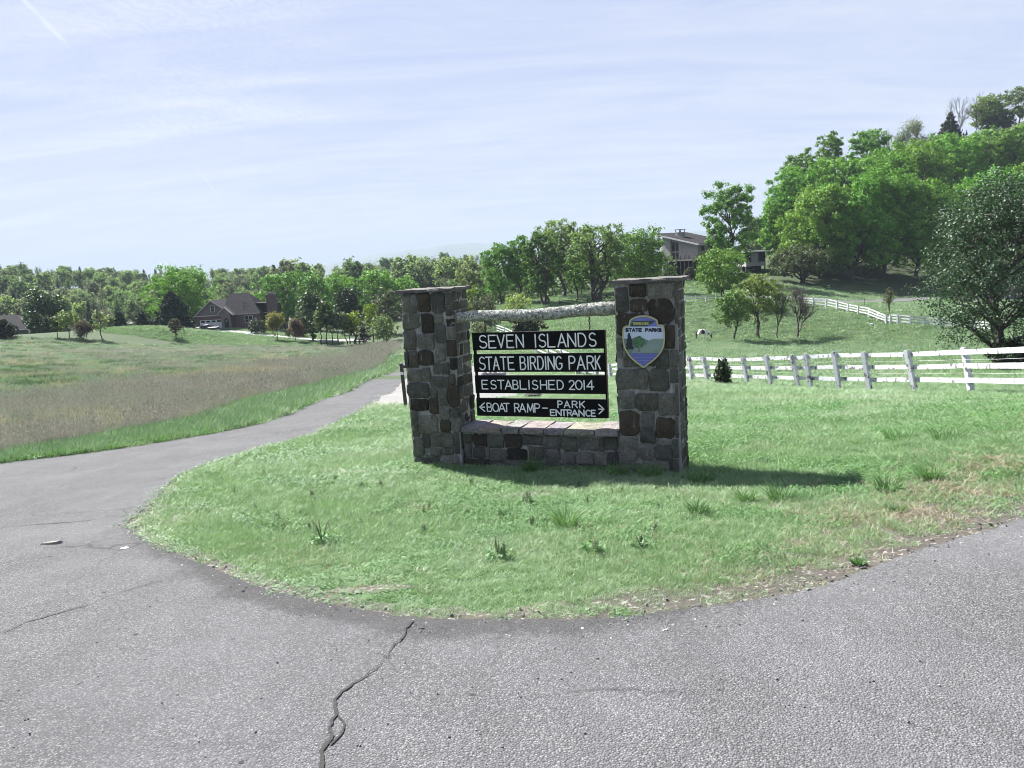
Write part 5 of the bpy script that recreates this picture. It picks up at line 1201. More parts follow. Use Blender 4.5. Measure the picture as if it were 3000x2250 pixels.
roof_planes('roof', [[(-.45, -.4, 2.55), (3.95, -.4, 6.3), (3.95, 9, 6.3), (-.45, 9, 2.55)], [(3.95, -.4, 6.3), (9.0, -.4, 2.62), (9.0, 6, 2.62), (3.95, 9, 6.3)],
    [(5.2, 1.5, 2.72), (14.5, 1.5, 2.72), (10.6, 7.2, 7.45), (6.0, 7.2, 7.45)], [(14.5, 1.5, 2.72), (14.5, 12.9, 2.72), (10.6, 7.2, 7.45)], [(5.2, 1.5, 2.72), (6.0, 7.2, 7.45), (1.8, 12.9, 2.72)], [(14.5, 12.9, 2.72), (1.8, 12.9, 2.72), (6.0, 7.2, 7.45), (10.6, 7.2, 7.45)],
    [(12.2, 4.6, 5.0), (17.0, 4.6, 4.7), (17.0, 10, 4.7), (12.2, 10, 5.0)]], .16, shingle, H_)
mb = MB()
for p, q in (((-.47, -.42, 2.46), (3.95, -.42, 6.2)), ((3.95, -.42, 6.2), (9.02, -.42, 2.52))): mb.bar(p, q, .05, .2)
mb.bar((9.1, 1.46, 2.62), (14.5, 1.46, 2.62), .06, .16)
mb.build('rake_board', dtrim, H_)
MB().box(8.1, 14.15, 1.85, 12.5, -2, 2.70).build('main_wall', brick, H_)
MB().box(14.2, 17.2, 5.4, 10, -2, 4.6).build('wing_wall', dark, H_)  # near-black colour stands for the porch shade
MB().box(13.9, 17.4, 4.7, 5.1, 2.35, 2.6).build('porch_beam', dtrim, H_)
MB().box(16.6, 16.85, 4.75, 5.0, -2, 2.4).build('porch_post', dtrim, H_)
ch = MB().box(15.7, 17.75, 3.6, 5.2, -2, 6.7).build('chimney', brick, H_); MB().box(15.6, 17.85, 3.5, 5.3, 6.7, 6.85).box(16.1, 17.3, 3.9, 4.9, 6.85, 7.2).build('chimney_cap', brick2, ch)
# arched entrance
arch_out = [(6.15, -2), (8.2, -2), (8.2, 2.75), (7.1, 4.25), (6.0, 2.9)]
MB().prism(arch_out, -.5, -.02, lambda a, z, w: (a, w, z)).build('entrance_wall', brick2, H_)
ap = [(6.75, -.9)] + [(7.25 + .5 * math.cos(math.radians(a)), 1.45 + .55 * math.sin(math.radians(a))) for a in range(180, -1, -20)] + [(7.75, -.9)]
MB().prism(ap, -.53, -.45, lambda a, z, w: (a, w, z)).build('arched_doorway', dark, H_)  # near-black plate drawn in place of the shaded opening
mb = MB(); mb.bar((5.15, -.56, 2.72), (7.08, -.56, 4.52), .5, .17); mb.bar((7.08, -.56, 4.52), (8.9, -.56, 2.72), .5, .17); mb.build('entrance_gable', dtrim, H_)
MB().box(7.05, 7.45, -.55, -.54, 1.15, 1.55).build('door_wreath', simple('wreath', (0.16, 0.14, 0.13), .9), H_)
gd = MB().box(.9, 5.9, -.06, .02, -.9, 1.75).build('garage_door', trim, H_)
for i in range(4): x = 1.15 + i * 1.24; MB().box(x, x + .92, -.075, -.055, 1.2, 1.62).build('door_window', glass, gd)
for z in (-.2, .5, 1.1): MB().box(.92, 5.88, -.068, -.05, z - .012, z + .012).build('panel_groove', dtrim, gd)
window(H_, 3.75, 4.6, 3.65, 4.95, -.06, 1, 2); window(H_, 10.85, 12.6, .55, 2.1, 1.83, 2, 2)
rv = MB()
for x, y in ((9.9, 4.4), (10.6, 4.2), (10.2, 3.4)): zz = 2.72 + (y - 1.5) / 5.7 * 4.73; rv.tube([(x, y, zz - .1), (x, y, zz + .45)], .07, 6)
rv.build('vent_pipe', dark, H_)
# low roofed house at far left
lp = EYE + pix_ray(88, 963) * 168; lh = empty('low_house', lp, 0, 'low house with a wide grey roof half hidden at the left edge', 'house')
MB().box(-11, -.9, .8, 9, -4, -.15).build('wall', siding, lh)
roof_planes('roof', [[(-13, 0, 0), (0, 0, 0), (-5.6, 5, 3.1), (-13, 5, 3.1)], [(0, 0, 0), (0, 10, 0), (-5.6, 5, 3.1)], [(0, 10, 0), (-13, 10, 0), (-13, 5, 3.1), (-5.6, 5, 3.1)]], .2, shingle, lh)
MB().box(-.75, -.5, .5, .75, -4, -.1).build('porch_post', trim, lh); MB().bar((-13, -.05, -.1), (0, -.05, -.1), .06, .18).build('gutter', trim, lh)

# ------------------------------------------------------------------ pickup and car by the brick house
paint = simple('black_paint', (0.012, 0.013, 0.016), .25, .05); chrome = simple('pale_metal', (0.55, 0.56, 0.58), .35, .05, 8, 0, .8); tyre_m = simple('tyre_rubber', (0.02, 0.02, 0.02), .85)
def wheel(parent, x, y, z, r, w):
    wr = MB().tube([(x, y - w / 2, z), (x, y + w / 2, z)], r, 18).build('wheel', tyre_m, parent)
    MB().tube([(x, y - w / 2 - .015, z), (x, y + w / 2 + .015, z)], r * .58, 14).build('rim', chrome, wr)
tp = on_ground(596, 172.5); tp = Vector((tp.x, tp.y, (EYE + pix_ray(604, 972) * 172.5).z)); 
truck = empty('pickup_truck', tp, 0, 'black single cab pickup with glare coloured white on its cab top parked facing left on the driveway', 'pickup')
fr2 = lambda a, z, w: (a, w, z)
MB().prism([(.05, .42), (0, .80), (.12, .92), (1.2, 1.02), (1.28, 1.04), (2.52, 1.06), (2.52, .98), (4.72, 1.0), (4.8, .55), (4.6, .40)], -.85, .85, fr2).build('body', paint, truck)
cab = MB().prism([(1.2, 1.02), (1.72, 1.58), (2.3, 1.62), (2.52, 1.06)], -.78, .78, fr2).build('cab', paint, truck)
MB().prism([(1.66, 1.585), (1.76, 1.66), (2.3, 1.67), (2.36, 1.6)], -.77, .77, fr2).build('cab_roof', simple('roof_glare_white', (.75, .75, .76), .3), truck)  # glare on the black cab top put in as white colour
sw = MB(); sw.prism([(1.42, 1.1), (1.76, 1.52), (2.26, 1.54), (2.4, 1.1)], -.79, -.775, fr2).build('side_window', glass, truck); MB().prism([(1.42, 1.1), (1.76, 1.52), (2.26, 1.54), (2.4, 1.1)], .775, .79, fr2).build('side_window', glass, truck)
MB().box(-.06, .12, -.82, .82, .42, .58).build('bumper', chrome, truck); MB().box(-.02, .16, -.84, -.5, .70, .86).build('headlight', chrome, truck); MB().box(-.02, .16, .5, .84, .70, .86).build('headlight', chrome, truck)
MB().box(4.76, 4.84, -.82, .82, .42, .56).build('rear_bumper', chrome, truck)
MB().box(2.6, 4.72, -.86, .86, 1.0, 1.05).build('bed_rail', chrome, truck)
for x in (.82, 3.72):
    for y in (-.74, .74): wheel(truck, x, y, .34, .34, .22)
cp = tp + Vector((-1.2, 3.2, .15)); car = empty('parked_car', cp, 0, 'dark car partly hidden behind the front of the pickup', 'car')
MB().prism([(0, .35), (0, .75), (.9, .92), (1.5, 1.35), (3.0, 1.4), (3.7, .95), (4.3, .85), (4.3, .35)], -.82, .82, fr2).build('body', simple('slate_paint', (0.03, 0.03, 0.035), .3), car)
MB().prism([(1.1, .95), (1.55, 1.3), (2.95, 1.34), (3.5, .97)], -.835, -.82, fr2).build('side_window', glass, car); MB().box(-.02, .9, -.7, .7, .86, .9).build('bonnet', chrome, car)
for x in (.75, 3.5):
    for y in (-.74, .74): wheel(car, x, y, .3, .3, .2)

# ------------------------------------------------------------------ modern house on the hillside
q = EYE + pix_ray(2046, 800) * 175; mod = empty('hillside_house', q, 0, 'modern house with a slanting roof, stone end wall and raised deck on the hillside', 'house')
ca, sa = math.cos(math.radians(58)), math.sin(math.radians(58)); FA = Vector((-ca, sa, 0)); FB = Vector((sa, ca, 0))
def hf(a, bb, z): return FA * a + FB * bb + Vector((0, 0, z))
def hbox(a0, a1, b0, b1, z0, z1, mb=None):
    mb = mb or MB(); return mb.raw([hf(a0, b0, z0), hf(a1, b0, z0), hf(a1, b1, z0), hf(a0, b1, z0), hf(a0, b0, z1), hf(a1, b0, z1), hf(a1, b1, z1), hf(a0, b1, z1)], [(3, 2, 1, 0), (4, 5, 6, 7), (0, 1, 5, 4), (1, 2, 6, 5), (2, 3, 7, 6), (3, 0, 4, 7)])
cream = simple('cream_stucco', (0.24, 0.23, 0.225), .85, .05, 1); pale_st = brick_mat('pale_stone_wall', (0.30, 0.28, 0.26), (0.45, 0.43, 0.40), (0.14, 0.13, 0.12), 1.3)
zr = lambda a: 6.75 + .215 * a
AL = 10.4
mb = MB(); mb.raw([hf(0, 0, 3.2), hf(AL, 0, 3.2), hf(AL, 0, zr(AL) - .3), hf(0, 0, zr(0) - .3), hf(0, 9, 3.2), hf(AL, 9, 3.2), hf(AL, 9, zr(AL) - .3), hf(0, 9, zr(0) - .3)], [(0, 1, 2, 3), (7, 6, 5, 4), (0, 3, 7, 4), (1, 5, 6, 2), (3, 2, 6, 7), (0, 4, 5, 1)]); mb.build('upper_wall', cream, mod)
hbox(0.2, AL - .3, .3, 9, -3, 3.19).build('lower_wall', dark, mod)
hbox(8.3, AL + .5, -.45, 2.2, -3, zr(9.6) - .16).build('stone_end', pale_st, mod)
RT = [(-1.3, -1.1), (13.2, -1.1), (13.2, 10), (-1.3, 10)]
mb = MB(); mb.raw([hf(a, c, zr(a) + .12) for a, c in RT] + [hf(a, c, zr(a)) for a, c in RT], [(0, 1, 2, 3), (7, 6, 5, 4), (0, 1, 5, 4), (1, 2, 6, 5), (2, 3, 7, 6), (3, 0, 4, 7)]); mb.build('roof', simple('dark_roof', (0.028, 0.026, 0.027), .95, .15, 2, 0, 0, .05), mod)
mb = MB(); mb.bar(hf(-1.32, -1.13, zr(-1.32) - .10), hf(13.2, -1.13, zr(13.2) - .10), .06, .34); mb.bar(hf(-1.35, -1.1, zr(-1.35) - .10), hf(-1.35, 10, zr(-1.35) - .10), .06, .34); mb.build('fascia', trim, mod)
cs = hbox(7.4, 9.4, 2.2, 3.6, zr(8) - .2, zr(8) + 1.1).build('chimney', pale_st, mod); mb = MB(); hbox(7.2, 9.6, 2.0, 3.8, zr(8) + 1.7, zr(8) + 1.8, mb)
for a, c in ((7.6, 2.3), (9.2, 2.3), (7.6, 3.5), (9.2, 3.5)): hbox(a - .07, a + .07, c - .07, c + .07, zr(8) + 1.05, zr(8) + 1.7, mb)
mb.build('chimney_cowl', st_m, cs)
for a0, a1, zt in ((7.2, 8.2, 7.9), (6.1, 7.0, 7.75), (4.8, 5.8, 7.6), (3.6, 4.5, 7.45)):
    for z0, z1 in ((3.4, 4.9), (5.2, zt - .55)):
        wf = hbox(a0, a1, -.05, .03, z0, z1).build('window', st_m if a0 > 6 else dtrim, mod); hbox(a0 + .12, a1 - .12, -.07, -.045, z0 + .08, z1 - .08).build('pane', glass if a0 > 6 else cream, wf)
for b0, z0, z1 in ((.8, 4.9, 6.3), (.8, 3.25, 4.4), (3.4, 4.9, 6.3)):
    wf = hbox(-.05, .03, b0, b0 + 1.25, z0, z1).build('window', dtrim, mod); hbox(-.07, -.045, b0 + .06, b0 + 1.19, z0 + .06, z1 - .06).build('pane', glass, wf)
dk_ = hbox(-.6, 12.5, -2.2, -.02, 2.92, 3.15).build('deck', simple('grey_deck', (0.20, 0.185, 0.175), .85, .1, 3), mod)
for a in np.linspace(-.5, 12.4, 11):
    hbox(a - .08, a + .08, -2.18, -2.04, -3, 4.15).build('deck_post', st_m, mod)
for b0 in (-1.5, -.8): hbox(-.58, -.44, b0 - .07, b0 + .07, -3, 4.15).build('deck_post', st_m, mod)
for z in (3.5, 3.8, 4.1): hbox(-.5, 12.4, -2.13, -2.09, z - .03, z + .03).build('deck_rail', st_m, mod); hbox(-.55, -.51, -2.1, -.1, z - .03, z + .03).build('deck_rail', st_m, mod)
tree('shrub', 'round dark bush in front of the hillside house under its deck', 2020, 806, 782, 30, (0.06, 0.07, 0.05), D=169, name='bush', cat='shrub')
tree('shrub', 'small pale bush right of the dark bush below the deck', 2040, 807, 790, 16, GREY_G, D=168, name='bush', cat='shrub')
# carport wing to the right of it
q = EYE + pix_ray(2186, 800) * 182; wg = empty('carport_wing', q, 0, 'low flat-roofed wing with dark glass over an open carport, right of the tall open tree', 'house')
MB().box(0, 4.6, .2, 8, 2.5, 4.75).build('glass_front', glass, wg); MB().box(-.6, 5.4, -.8, 9, 4.76, 5.05).build('roof', trim, wg); MB().box(0, 4.6, -.1, 8, 1.5, 2.49).build('pale_band', cream, wg); MB().box(0, 4.6, 3, 8, -2, 1.49).build('carport_back', dark, wg)  # carport back coloured near-black for the shade inside
for x in (.1, 1.2, 3.0, 4.5): MB().box(x - .08, x + .08, 0, .19, 2.5, 4.75).build('mullion', st_m, wg)
for x in (.1, 4.5): MB().box(x - .12, x + .12, .1, .4, -2, 1.49).build('carport_post', st_m, wg)
MB().box(1.3, 2.9, .1, .19, 2.52, 4.6).build('curtain', cream, wg)
cc = empty('carport_car', q + Vector((1.6, 1.4, -.1)), 0, 'dark car standing in the shade of the carport on the hillside', 'car')
MB().prism([(-.85, .3), (-.85, .85), (-.65, 1.0), (-.5, 1.45), (.5, 1.45), (.65, 1.0), (.85, .85), (.85, .3)], 0, 4.2, lambda a, z, w: (a, w, z)).build('body', paint, cc); MB().box(-.5, .5, -.02, .3, 1.02, 1.4).build('windscreen', glass, cc)
for x in (-.6, .6): MB().tube([(x, -.03, .75), (x, .05, .75)], .12, 10).build('headlight', chrome, cc)

# ------------------------------------------------------------------ horse
hz = stand(2043, 998, 100); hz.z = (EYE + pix_ray(2050, 997.5) * 100).z; hz.z = max(hz.z, gz(hz.x, hz.y)) if abs(hz.z - gz(hz.x, hz.y)) < .4 else gz(hz.x, hz.y)
horse = empty('horse', hz, math.radians(6), 'black and white pinto horse grazing with head down in the pasture', 'horse')
N_ = [(.62, 0, 1.0, .29, .33), (.22, 0, 1.08, .27, .30), (1.02, 0, 1.05, .26, .31), (1.28, 0, 1.02, .17, .24), (1.52, 0, .84, .11, .19), (1.74, 0, .66, .085, .14), (1.86, 0, .50, .085, .125), (1.92, 0, .30, .07, .085), (1.95, 0, .10, .055, .06)]
E_ = [(0, 1), (0, 2), (2, 3), (3, 4), (4, 5), (5, 6), (6, 7), (7, 8)]
def leg(root, pts):
    k = root
    for x, y, z, r_ in pts: N_.append((x, y, z, r_, r_)); E_.append((k, len(N_) - 1)); k = len(N_) - 1
for s in (-1, 1):
    leg(1, [(.20, .14 * s, .82, .17), (.30 + .05 * s, .14 * s, .66, .11), (.12 + .07 * s, .14 * s, .46, .062), (.17 + .08 * s, .14 * s, .14, .042), (.22 + .08 * s, .14 * s, .03, .055)])
    leg(2, [(1.10, .13 * s, .78, .12), (1.12 + .05 * s, .13 * s, .46, .062), (1.10 + .06 * s, .13 * s, .13, .04), (1.14 + .06 * s, .13 * s, .03, .053)])
me = bpy.data.meshes.new('body'); me.from_pydata([n[:3] for n in N_], E_, []); bd = bpy.data.objects.new('body', me); COL.objects.link(bd); bd.parent = horse
sk = bd.modifiers.new('skin', 'SKIN'); ss = bd.modifiers.new('sub', 'SUBSURF'); ss.levels = 2; ss.render_levels = 2; sk.use_smooth_shade = True
for i, v in enumerate(me.skin_vertices[0].data): v.radius = (N_[i][3], N_[i][4])
me.skin_vertices[0].data[0].use_root = True
m, t, b, o = new_mat('pinto_coat'); P = t.objco(); s = t.n.new('ShaderNodeSeparateXYZ'); t.link(t.vmath('ADD', P, t.vmath('SCALE', t.vmath('SUBTRACT', (0, 0, 0), (0, 0, 0)))), s.inputs[0])
nz = t.math('MULTIPLY', t.math('SUBTRACT', t.noise(P, 5, 3), .5), .16)
def blob(cx, cz, rx, rz): 
    dx = t.math('DIVIDE', t.math('SUBTRACT', s.outputs[0], cx), rx); dz = t.math('DIVIDE', t.math('SUBTRACT', s.outputs[2], cz), rz)
    return t.math('LESS_THAN', t.math('ADD', t.math('ADD', t.math('MULTIPLY', dx, dx), t.math('MULTIPLY', dz, dz)), nz), 1.0)
f_ = t.math('MAXIMUM', blob(.70, 1.0, .26, .34), blob(1.22, 1.18, .07, .12)); f_ = t.math('MAXIMUM', f_, blob(1.50, .70, .13, .15)); f_ = t.math('MAXIMUM', f_, blob(1.93, .32, .2, .36))
t.link(t.mix(f_, (0.62, 0.60, 0.57), (0.012, 0.011, 0.011)), b.inputs['Base Color']); b.inputs['Roughness'].default_value = .7; me.materials.append(m)
blk = simple('black_hair', (0.012, 0.011, 0.011), .7)
MB().tube([(-.06, 0, 1.12), (-.12, 0, .9), (-.10, 0, .5), (-.05, 0, .12)], [.045, .075, .08, .03], 8).build('tail', blk, horse, True)
for y in (-.06, .06): MB().tube([(1.83, y, .62), (1.88, y * 1.3, .74)], [.035, .008], 6).build('ear', blk, horse)
MB().tube([(1.2, 0, 1.28), (1.45, 0, 1.08), (1.7, 0, .86), (1.82, 0, .68)], [.03, .05, .05, .03], 6).build('mane', simple('white_hair', (.6, .58, .55), .8), horse, True)
sb = hit(2553, 957); blk_ = empty('feed_tub', sb, 0, 'small white tub lying on the pasture below the far fence', 'tub'); MB().tube([(0, 0, 0), (0, 0, .42)], [.2, .24], 12).build('tub', trim, blk_)

# ------------------------------------------------------------------ boulders beyond the sign
def boulder(px, py, w, h, col, label, group=None, seed=0):
    p = hit(px, py); k = depth(p) / FOC; bm = bmesh.new(); bmesh.ops.create_icosphere(bm, subdivisions=2, radius=1); r = random.Random(seed)
    for v in bm.verts: f = 1 + r.uniform(-.14, .14); v.co = Vector((v.co.x * w * k / 2 * f, v.co.y * w * k / 2 * f * .8, (v.co.z * .6 + .4) * h * k * f))
    me = bpy.data.meshes.new('boulder'); bm.to_mesh(me); bm.free(); o_ = link('boulder', me, stone_mat, color=col); o_.location = p; tag(o_, label, 'boulder', group)
for i, px in enumerate((1418, 1433, 1449, 1463, 1475)): boulder(px, 1101, 17, 13, (0.40, 0.40, 0.40), 'pale boulder in the row behind the second gap of the hanging sign', 'row of pale boulders behind the sign', i)
boulder(1560, 1168, 56, 20, (0.05, 0.05, 0.045), 'dark flat boulder on the grass seen through the lowest gap of the sign', seed=9)
# ------------------------------------------------------------------ grass, meadow, weeds, crumbs
def grass_material(name, c0, c1, patch, trans=.3, rough=.55, tip=None, tint=(1.1, 1.15, .85)):
    m, t, b, o = new_mat(name); P = t.pos(); oi = t.n.new('ShaderNodeObjectInfo')
    n = t.noise(P, patch, 4, .6); c = t.mix(t.ramp(n, [(.3, 0), (.7, 1)]), c0, c1)
    c = t.mix(t.math('MULTIPLY', oi.outputs['Random'], .8), c, tuple(v * k for v, k in zip(c0, (.62, .68, .6))))
    if tip: c = t.mix(t.ramp(t.noise(P, patch * .21, 4, .6), [(.50, 0), (.68, .75)]), c, tip)
    t.link(c, b.inputs['Base Color']); b.inputs['Roughness'].default_value = rough; b.inputs['Specular IOR Level'].default_value = .35
    tr = t.n.new('ShaderNodeBsdfTranslucent'); t.link(t.mix(1.0, c, tint, 'MULTIPLY'), tr.inputs['Color']); mx = t.n.new('ShaderNodeMixShader'); mx.inputs[0].default_value = trans
    t.link(b.outputs[0], mx.inputs[1]); t.link(tr.outputs[0], mx.inputs[2]); t.link(mx.outputs[0], o.inputs['Surface']); return m
G_LAWN = grass_material('lawn_blade', (0.20, 0.312, 0.15), (0.268, 0.385, 0.205), .9, tip=(0.33, 0.39, 0.27))
G_CLOV = grass_material('clover_leaf', (0.09, 0.205, 0.06), (0.14, 0.28, 0.088), 2.0)
G_STRAW = grass_material('straw_blade', (0.30, 0.26, 0.18), (0.37, 0.33, 0.245), 3.0, .25)
G_TALL = grass_material('meadow_stem', (0.27, 0.258, 0.222), (0.355, 0.342, 0.30), .5, .25, tip=(0.22, 0.26, 0.19), tint=(1, 1, .95))
G_MEAD = grass_material('meadow_blade', (0.15, 0.24, 0.13), (0.205, 0.29, 0.165), .35)
G_TAN = grass_material('tan_tuft', (0.31, 0.275, 0.20), (0.37, 0.33, 0.25), .6)
G_DARK = grass_material('dark_weed_leaf', (0.05, 0.095, 0.04), (0.075, 0.13, 0.055), .8)
G_TUFT = grass_material('tuft_blade', (0.085, 0.175, 0.06), (0.14, 0.25, 0.085), 1.5)
G_WEED = grass_material('weed_head', (0.26, 0.30, 0.21), (0.28, 0.35, 0.21), 4.0)
def blades(name, n, rad, h0, h1, w, lean, mat, seed, seg=2, curl=.5, heads=0.0):
    g = np.random.default_rng(seed); V, F = [], []
    for _ in range(n):
        a = g.uniform(0, 6.283); q = rad * math.sqrt(g.random()); x, y = q * math.cos(a), q * math.sin(a); h = g.uniform(h0, h1); da = a + g.normal() * .8; L = lean * g.uniform(.3, 1.3); ww = w * g.uniform(.7, 1.3)
        ta = g.uniform(0, 6.283); tx, ty = math.cos(ta) * ww / 2, math.sin(ta) * ww / 2; b0 = len(V)
        for i in range(seg):
            f = i / seg; off = L * h * (f ** (1 + curl)); k = 1 - .45 * f; V += [(x + math.cos(da) * off - tx * k, y + math.sin(da) * off - ty * k, h * f * (1 - .15 * L * f)), (x + math.cos(da) * off + tx * k, y + math.sin(da) * off + ty * k, h * f * (1 - .15 * L * f))]
        ex, ey, ez = x + math.cos(da) * L * h, y + math.sin(da) * L * h, h * (1 - .15 * L)
        V.append((ex, ey, ez))
        for i in range(seg - 1): F.append((b0 + 2 * i, b0 + 2 * i + 1, b0 + 2 * i + 3, b0 + 2 * i + 2))
        F.append((b0 + 2 * seg - 2, b0 + 2 * seg - 1, b0 + 2 * seg))
        if heads and g.random() < heads:
            hw = ww * 3; b1 = len(V); V += [(ex - hw, ey, ez - .1 * h), (ex, ey - hw, ez), (ex + hw, ey, ez - .1 * h), (ex, ey + hw, ez + .06 * h)]; F += [(b1, b1 + 1, b1 + 2), (b1, b1 + 2, b1 + 3)]
    me = pymesh(name, V, F); me.materials.append(mat); return me
def clover(name, n, rad, h, s, mat, seed):
    g = np.random.default_rng(seed); V, F = [], []
    for _ in range(n):
        a = g.uniform(0, 6.283); q = rad * math.sqrt(g.random()); c = Vector((q * math.cos(a), q * math.sin(a), h * g.uniform(.35, 1.1))); nr = Vector((g.normal() * .5, g.normal() * .5, 1)).normalized(); u = nr.orthogonal().normalized(); w = nr.cross(u)
        for k in range(3):
            d = u * math.cos(k * 2.094) + w * math.sin(k * 2.094); e = nr.cross(d) * .45; z = s * g.uniform(.7, 1.2); b0 = len(V); V += [c, c + (d * .6 + e) * z, c + d * z * 1.05 + nr * .1 * z, c + (d * .6 - e) * z]; F.append((b0, b0 + 1, b0 + 2, b0 + 3))
    me = pymesh(name, V, F); me.materials.append(mat); return me
def weed(name, stems, h, mat_s, mat_h, seed):
    g = np.random.default_rng(seed); mb = MB(); hd = MB()
    for _ in range(stems):
        a = g.uniform(0, 6.283); e = Vector((math.cos(a) * h * g.uniform(.1, .4), math.sin(a) * h * g.uniform(.1, .4), h * g.uniform(.7, 1.1))); mb.tube([(0, 0, 0), tuple(e * .5 + Vector((0, 0, .1 * h))), tuple(e)], [.004, .0035, .003], 4)
        for k in range(5):
            z = e + Vector((0, 0, -k * .016)); r_ = .011 * (1 - .1 * k)
            for j in range(5): q = j * 1.257 + k; hd.raw([z, z + Vector((math.cos(q) * r_, math.sin(q) * r_, -.012)), z + Vector((math.cos(q + .6) * r_ * 1.25, math.sin(q + .6) * r_ * 1.25, -.004)), z + Vector((math.cos(q + 1.1) * r_, math.sin(q + 1.1) * r_, -.013))], [(0, 1, 2, 3)])
    n0 = len(mb.f); mb.raw(hd.v, hd.f); me = pymesh(name, mb.v, mb.f); me.materials.append(mat_s); me.materials.append(mat_h)
    me.polygons.foreach_set('material_index', [0 if i < n0 else 1 for i in range(len(me.polygons))]); return me
def crumb(name, seed, mat):
    bm = bmesh.new(); bmesh.ops.create_icosphere(bm, subdivisions=1, radius=1); r = random.Random(seed)
    for v in bm.verts: v.co = v.co * r.uniform(.75, 1.2); v.co.z *= .6
    me = bpy.data.meshes.new(name); bm.to_mesh(me); bm.free(); me.materials.append(mat); return me
def scatter(name, label, cat, templates, pts, scl, idx, rng_=rng, tilt=.12, rot=None, zoff=0.0):
    """one object: copies of a few small meshes on given spots"""
    src = bpy.data.collections.new(name + '_kinds')
    for i, me in enumerate(templates): src.objects.link(bpy.data.objects.new(f'{name}_kind_{chr(97 + i)}', me))
    n = len(pts); me = bpy.data.meshes.new(name); me.vertices.add(n); me.vertices.foreach_set('co', np.asarray(pts, np.float32).ravel())
    rt = np.stack([rng_.normal(0, tilt, n), rng_.normal(0, tilt, n), rng_.uniform(0, 6.283, n)], 1)
    a = me.attributes.new('turn', 'FLOAT_VECTOR', 'POINT'); a.data.foreach_set('vector', rt.astype(np.float32).ravel())
    a = me.attributes.new('size', 'FLOAT_VECTOR', 'POINT'); a.data.foreach_set('vector', np.asarray(scl, np.float32).ravel())
    a = me.attributes.new('pick', 'INT', 'POINT'); a.data.foreach_set('value', np.asarray(idx, np.int32))
    ob = bpy.data.objects.new(name, me); COL.objects.link(ob); tag(ob, label, cat, kind='stuff')
    ng = bpy.data.node_groups.new(name, 'GeometryNodeTree'); ng.interface.new_socket('Geometry', in_out='INPUT', socket_type='NodeSocketGeometry'); ng.interface.new_socket('Geometry', in_out='OUTPUT', socket_type='NodeSocketGeometry')
    N = ng.nodes; L = ng.links; gi = N.new('NodeGroupInput'); go = N.new('NodeGroupOutput'); ip = N.new('GeometryNodeInstanceOnPoints'); ci = N.new('GeometryNodeCollectionInfo'); ci.inputs['Collection'].default_value = src; ci.inputs['Separate Children'].default_value = True; ci.inputs['Reset Children'].default_value = True
    def na(nm, ty): x = N.new('GeometryNodeInputNamedAttribute'); x.data_type = ty; x.inputs['Name'].default_value = nm; return [s for s in x.outputs if s.enabled and s.name == 'Attribute'][0]
    er = N.new('FunctionNodeEulerToRotation'); L.new(na('turn', 'FLOAT_VECTOR'), er.inputs[0]); L.new(gi.outputs[0], ip.inputs['Points']); L.new(ci.outputs[0], ip.inputs['Instance']); ip.inputs['Pick Instance'].default_value = True
    L.new(na('pick', 'INT'), ip.inputs['Instance Index']); L.new(er.outputs[0], ip.inputs['Rotation']); L.new(na('size', 'FLOAT_VECTOR'), ip.inputs['Scale']); L.new(ip.outputs[0], go.inputs[0])
    md = ob.modifiers.new('scatter', 'NODES'); md.node_group = ng; return ob
def wob(x, y, f, s=0):
    return (np.sin(x * f + 1.7 * np.sin(y * f * .7 + s) + s) + np.sin(y * f * 1.3 + 1.3 * np.sin(x * f * .9 + 2 * s) + 2.1 * s) + .6 * np.sin((x + y) * f * 2.3 + s)) / 2.6
def polar(n, r0, r1, a0, a1, p):
    """random spots in a sector, spread as r^p"""
    u = rng.random(n); r = (r0 ** (p + 1) + u * (r1 ** (p + 1) - r0 ** (p + 1))) ** (1 / (p + 1)) if p != -1 else r0 * (r1 / r0) ** u
    a = np.radians(rng.uniform(a0, a1, n)); return r * np.sin(a), r * np.cos(a), r
road_arr = road_outline
mon_poly = [tuple((MT * (u + U0) + MN * (MK + w)).xy) for u, w in ((LX0 - .0, 0), (LX1, 0), (LX1, .06), (RX0, .06), (RX0, 0), (RX1, 0), (RX1, DEP), (LX0, DEP))]
# lawn
x, y, r = polar(105000, 2.6, 75, -34, 40, -.45)
d_edge = edge_dist(x, y, lawn_edge_f[::4])
inl = in_poly(x, y, lawn_poly); road_in = in_poly(x + rng.normal(0, .03, len(x)), y + rng.normal(0, .03, len(x)), road_arr); grav = in_poly(x, y, gravel_poly); mon_in = in_poly(x, y, mon_poly)
mead_in = in_poly(x, y, meadow_poly)
ok = ~road_in & ~grav & ~mon_in & ~mead_in
side = np.clip((x - 0.2) / 1.5, 0, 1)                       # the dry, worn verge lies along the right half of the edge
bare_p = np.clip(1.15 - d_edge / (.16 + .42 * side * (.6 + .5 * wob(x, y, 3.1, 1))), 0, 1) * (.35 + .6 * side)
SP = [(*G2(1085, 1728), .24, .07), (*G2(1900, 1765), .34, .10), (*G2(2150, 1735), .42, .10), (*G2(2400, 1690), .34, .09), (*G2(1560, 1450), .26, .10)]
soil = np.zeros(len(x), bool)
for cx, cy, ax, ay in SP: soil |= np.hypot((x - cx) / ax, (y - cy) / ay) < 1
ok &= ~(rng.random(len(x)) < bare_p * .82) & ~(soil & (rng.random(len(x)) < .62))
x, y, r, d_edge, inl, side = [q[ok] for q in (x, y, r, d_edge, inl, side)]
s = np.clip(r / 5.2, .72, 7) ** .78
pick = rng.integers(0, 3, len(x)); cl = wob(x, y, 1.9, 3) + wob(x, y, 5.3, 5) * .6
pick = np.where((cl > .15) & (rng.random(len(x)) < .6) & (r < 16), 3 + rng.integers(0, 2, len(x)), pick)
